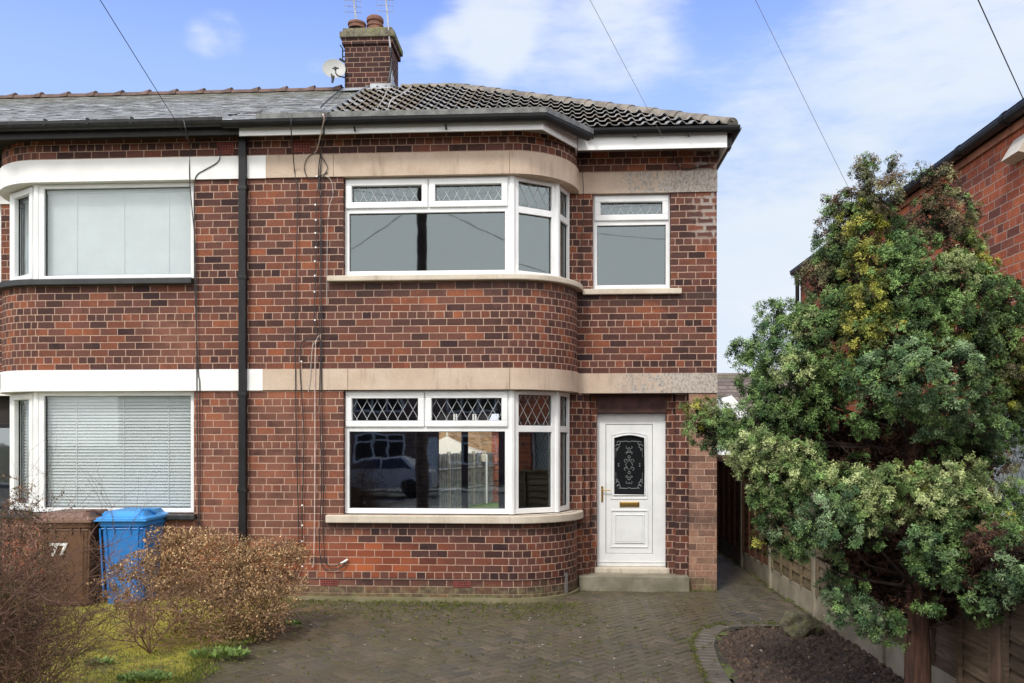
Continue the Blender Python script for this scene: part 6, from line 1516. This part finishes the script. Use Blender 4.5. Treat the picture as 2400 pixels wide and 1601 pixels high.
def spray_cloud(CL, density, ll, lw, name, mt, parent, inner=False):
    Vs = []; Fs = []; Cs = []; nb = 0; centre = np.array(atD(*vq(2090, 950), TD+.2))
    for (u, v, r, off, kind) in CL:
        D = TD+off
        if v > 1215 and u > 2190: D = min(D, (2.82-r*.0024)*1950/(u*1.02085-1312))
        c = np.array(atD(*vq(u, v), D)); R = r*1.02085*D/FPX*1.04
        nt_ = int(density*R*R/.03*1.0)+8
        out = c-centre; out[2] *= .3; out = out/np.linalg.norm(out)
        pref = nrm((out*.5+np.array([0, -.75, .35]))[None])[0]
        per = 17
        ms = max(5, nt_//per); sd0 = nrm(rng.normal(size=(ms, 3))+pref*.75); sr = R*rng.uniform(.78, 1.06, ms)
        idx = rng.integers(0, ms, nt_); sub = rng.uniform(.030, .055, ms)
        off3 = nrm(rng.normal(size=(nt_, 3))+sd0[idx]*.9+np.array([0, 0, .25]))*(sub[idx]*rng.uniform(.35, 1.0, nt_))[:, None]
        off3 = off3+sd0[idx]*(sub[idx]*.35*rng.random(nt_))[:, None]
        T = c+sd0[idx]*sr[idx][:, None]+off3; dirs = nrm(sd0[idx]*.9+off3/.05*.6)
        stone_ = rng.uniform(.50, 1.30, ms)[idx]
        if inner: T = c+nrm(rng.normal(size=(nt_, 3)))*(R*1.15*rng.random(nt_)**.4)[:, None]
        core = rng.random(nt_) < (.26 if not inner else 0); T[core] = (c+nrm(rng.normal(size=(nt_, 3)))*(R*.6*rng.random(nt_))[:, None])[core]; stone_[core] = .22  # leaves inside a clump darkened in colour to stand in for shade
        # each tuft is a little fan of scale leaves lying on the surface of its spray
        pal = np.array(K[kind]+([] if kind in 'xz' else K['g'][1:2])); pi = rng.integers(0, len(pal), ms)[idx] if not inner else rng.integers(0, len(pal), nt_)
        uo = nrm(off3+sd0[idx]*.02); side0 = nrm(np.cross(uo, rng.normal(size=(nt_, 3)))); droop = np.array([0, -.1, -.25 if not inner else -.6])
        tip_lit = np.clip((off3*sd0[idx]).sum(1)/sub[idx]+.25*uo[:, 2], -.6, 1.2)  # paler growth at tips; upward-facing leaves also brightened in colour as if lit
        for k in range(9):
            an = rng.uniform(0, 2*PI, nt_); tan = side0*np.cos(an)[:, None]+np.cross(uo, side0)*np.sin(an)[:, None]
            d = nrm(tan*.9+uo*rng.uniform(.1, .8, (nt_, 1))+droop); nn_ = nrm(uo+rng.normal(size=(nt_, 3))*.38+np.array([0, 0, .25])); s_ = nrm(np.cross(d, nn_))
            P = T+rng.normal(size=(nt_, 3))*.007
            V, F = leaf_quads(P, d, s_, ll*rng.uniform(.6, 1.25, nt_), lw*rng.uniform(.7, 1.2, nt_))
            col = pal[pi]*((.78+.62*tip_lit)*rng.uniform(.75, 1.3, nt_)*stone_)[:, None]
            Vs.append(V); Fs.append(F+nb); Cs.append(col); nb += len(V)
    return np_mesh(name, np.concatenate(Vs), np.concatenate(Fs), mt, parent, np.concatenate(Cs))
M['conif'] = attrcol('conifer_leaf', .55, spec=.35, transl=.18)
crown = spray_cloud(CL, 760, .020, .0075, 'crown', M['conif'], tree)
# dead red-brown inner foliage; near-black kind z paints shaded gaps in the upper crown
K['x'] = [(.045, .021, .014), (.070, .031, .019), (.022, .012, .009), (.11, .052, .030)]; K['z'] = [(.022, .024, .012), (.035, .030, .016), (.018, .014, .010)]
IN = [(2080, 1010, 80, .15), (2170, 1020, 80, .15), (2010, 1040, 70, .1), (1940, 1020, 60, .2), (1900, 990, 50, .2), (2230, 1010, 60, .2), (2100, 1080, 70, .0), (2190, 1090, 70, .1), (1960, 1260, 50, .1), (2040, 1280, 55, 0), (2110, 1330, 60, -.1), (2060, 1370, 50, 0), (2170, 1350, 50, -.05), (1990, 1320, 50, .1), (2220, 1270, 50, .1), (2270, 1250, 44, .1), (2060, 1210, 60, 0), (1950, 1290, 40, 0), (2180, 1390, 34, 0), (2120, 1410, 26, .1),
      (1860, 820, 50, .4), (1900, 1060, 40, .1), (2240, 1060, 36, .2), (1850, 1220, 36, .1), (2150, 700, 50, .2), (2080, 700, 60, .3), (2200, 800, 60, .3), (1960, 720, 50, .3), (2050, 950, 60, .1), (2260, 830, 50, .3), (1900, 880, 50, .3), (2300, 950, 50, .4), (2080, 560, 40, .3), (1990, 480, 40, .3), (2155, 520, 30, .3), (2250, 1290, 34, .0), (1840, 940, 50, .3), (2080, 1050, 80, .05), (2000, 1040, 60, .0), (1960, 1060, 50, .05), (2150, 1040, 60, .05), (2220, 1040, 44, .1), (2080, 990, 60, .0), (2080, 1060, 70, .25), (2000, 1010, 60, .3), (2160, 1060, 60, .3), (2000, 1250, 60, .2), (2100, 1280, 60, .2), (2180, 1300, 50, .2), (2240, 1330, 40, 0), (2300, 1270, 40, 0), (2040, 1330, 50, .1), (2010, 820, 60, .2), (2120, 800, 60, .1), (2330, 870, 60, .4), (1930, 650, 50, .4), (2120, 1190, 60, 0), (1960, 1180, 50, .0), (2210, 1170, 60, .05), (1830, 1080, 60, .1), (1740, 1050, 50, .2), (1660, 985, 40, .35), (1780, 960, 50, .3), (2200, 640, 60, .3), (2290, 740, 50, .4), (2250, 650, 30, .4), (2050, 620, 50, .3)]
K['x2'] = K['x']
spray_cloud([(u, v, r, o_+.12, 'x' if (v > 985 and u > 1880) else 'z') for u, v, r, o_ in IN], 330, .032, .010, 'dead_and_shade_foliage', attrcol('dead_and_shade_leaf', .8, transl=.05), tree, inner=True)
b = MB(); R = random.Random(5)
for (u, v, r, off, kind) in CL[::4]:
    if r < 26: continue
    e = atD(*vq(u, v), TD+off); vv = min(1420, v+R.uniform(40, 160)); t = [p for p in pts if abs(p.z-atD(*vq(u, vv), TD).z) < .12]
    s = t[0] if t else pts[len(pts)//2]; mid = s.lerp(e, .5)+Vector((R.gauss(0, .05), R.gauss(0, .05), -.06)); b.tube([s, mid, e], [.014, .009, .004], n=5, cap=False)
b.build('branches', plain('dark_branch', (.030, .017, .012), .9, .3), tree)
# a bare pale hooked cable clip seen on the fence side etc. is left out: nothing more to add here

# ---------------------------------------------------------------- loose repeats of small parts become objects of their own
def split_loose(o):
    bm = bmesh.new(); bm.from_mesh(o.data); bmesh.ops.remove_doubles(bm, verts=bm.verts, dist=2e-4); bm.verts.ensure_lookup_table()
    seen = {}; k = 0
    for v in bm.verts:
        if v.index in seen: continue
        st_ = [v]; seen[v.index] = k
        while st_:
            w = st_.pop()
            for e in w.link_edges:
                x = e.other_vert(w)
                if x.index not in seen: seen[x.index] = k; st_.append(x)
        k += 1
    if k < 2: bm.free(); return
    for i in range(k):
        b2 = bm.copy(); b2.verts.ensure_lookup_table(); bmesh.ops.delete(b2, geom=[v for v in b2.verts if seen[v.index] != i], context='VERTS')
        me = o.data.copy() if i else bpy.data.meshes.new(o.name)
        if not i: me.materials.append(o.data.materials[0])
        b2.to_mesh(me); b2.free()
        if i == 0: first = me
        else:
            n = o.copy(); n.data = me; C.objects.link(n)
    bm.free(); o.data = first
for o in list(C.objects):
    if o.type == 'MESH' and o.name.split('.')[0] in ('cable_clip', 'gutter_bracket', 'gutter_joint', 'pipe_clip', 'curved_brick_wall', 'porch_jamb', 'porch_panel', 'side_window', 'gutter', 'vent_hole', 'mortar_joint', 'room_divider'): split_loose(o)
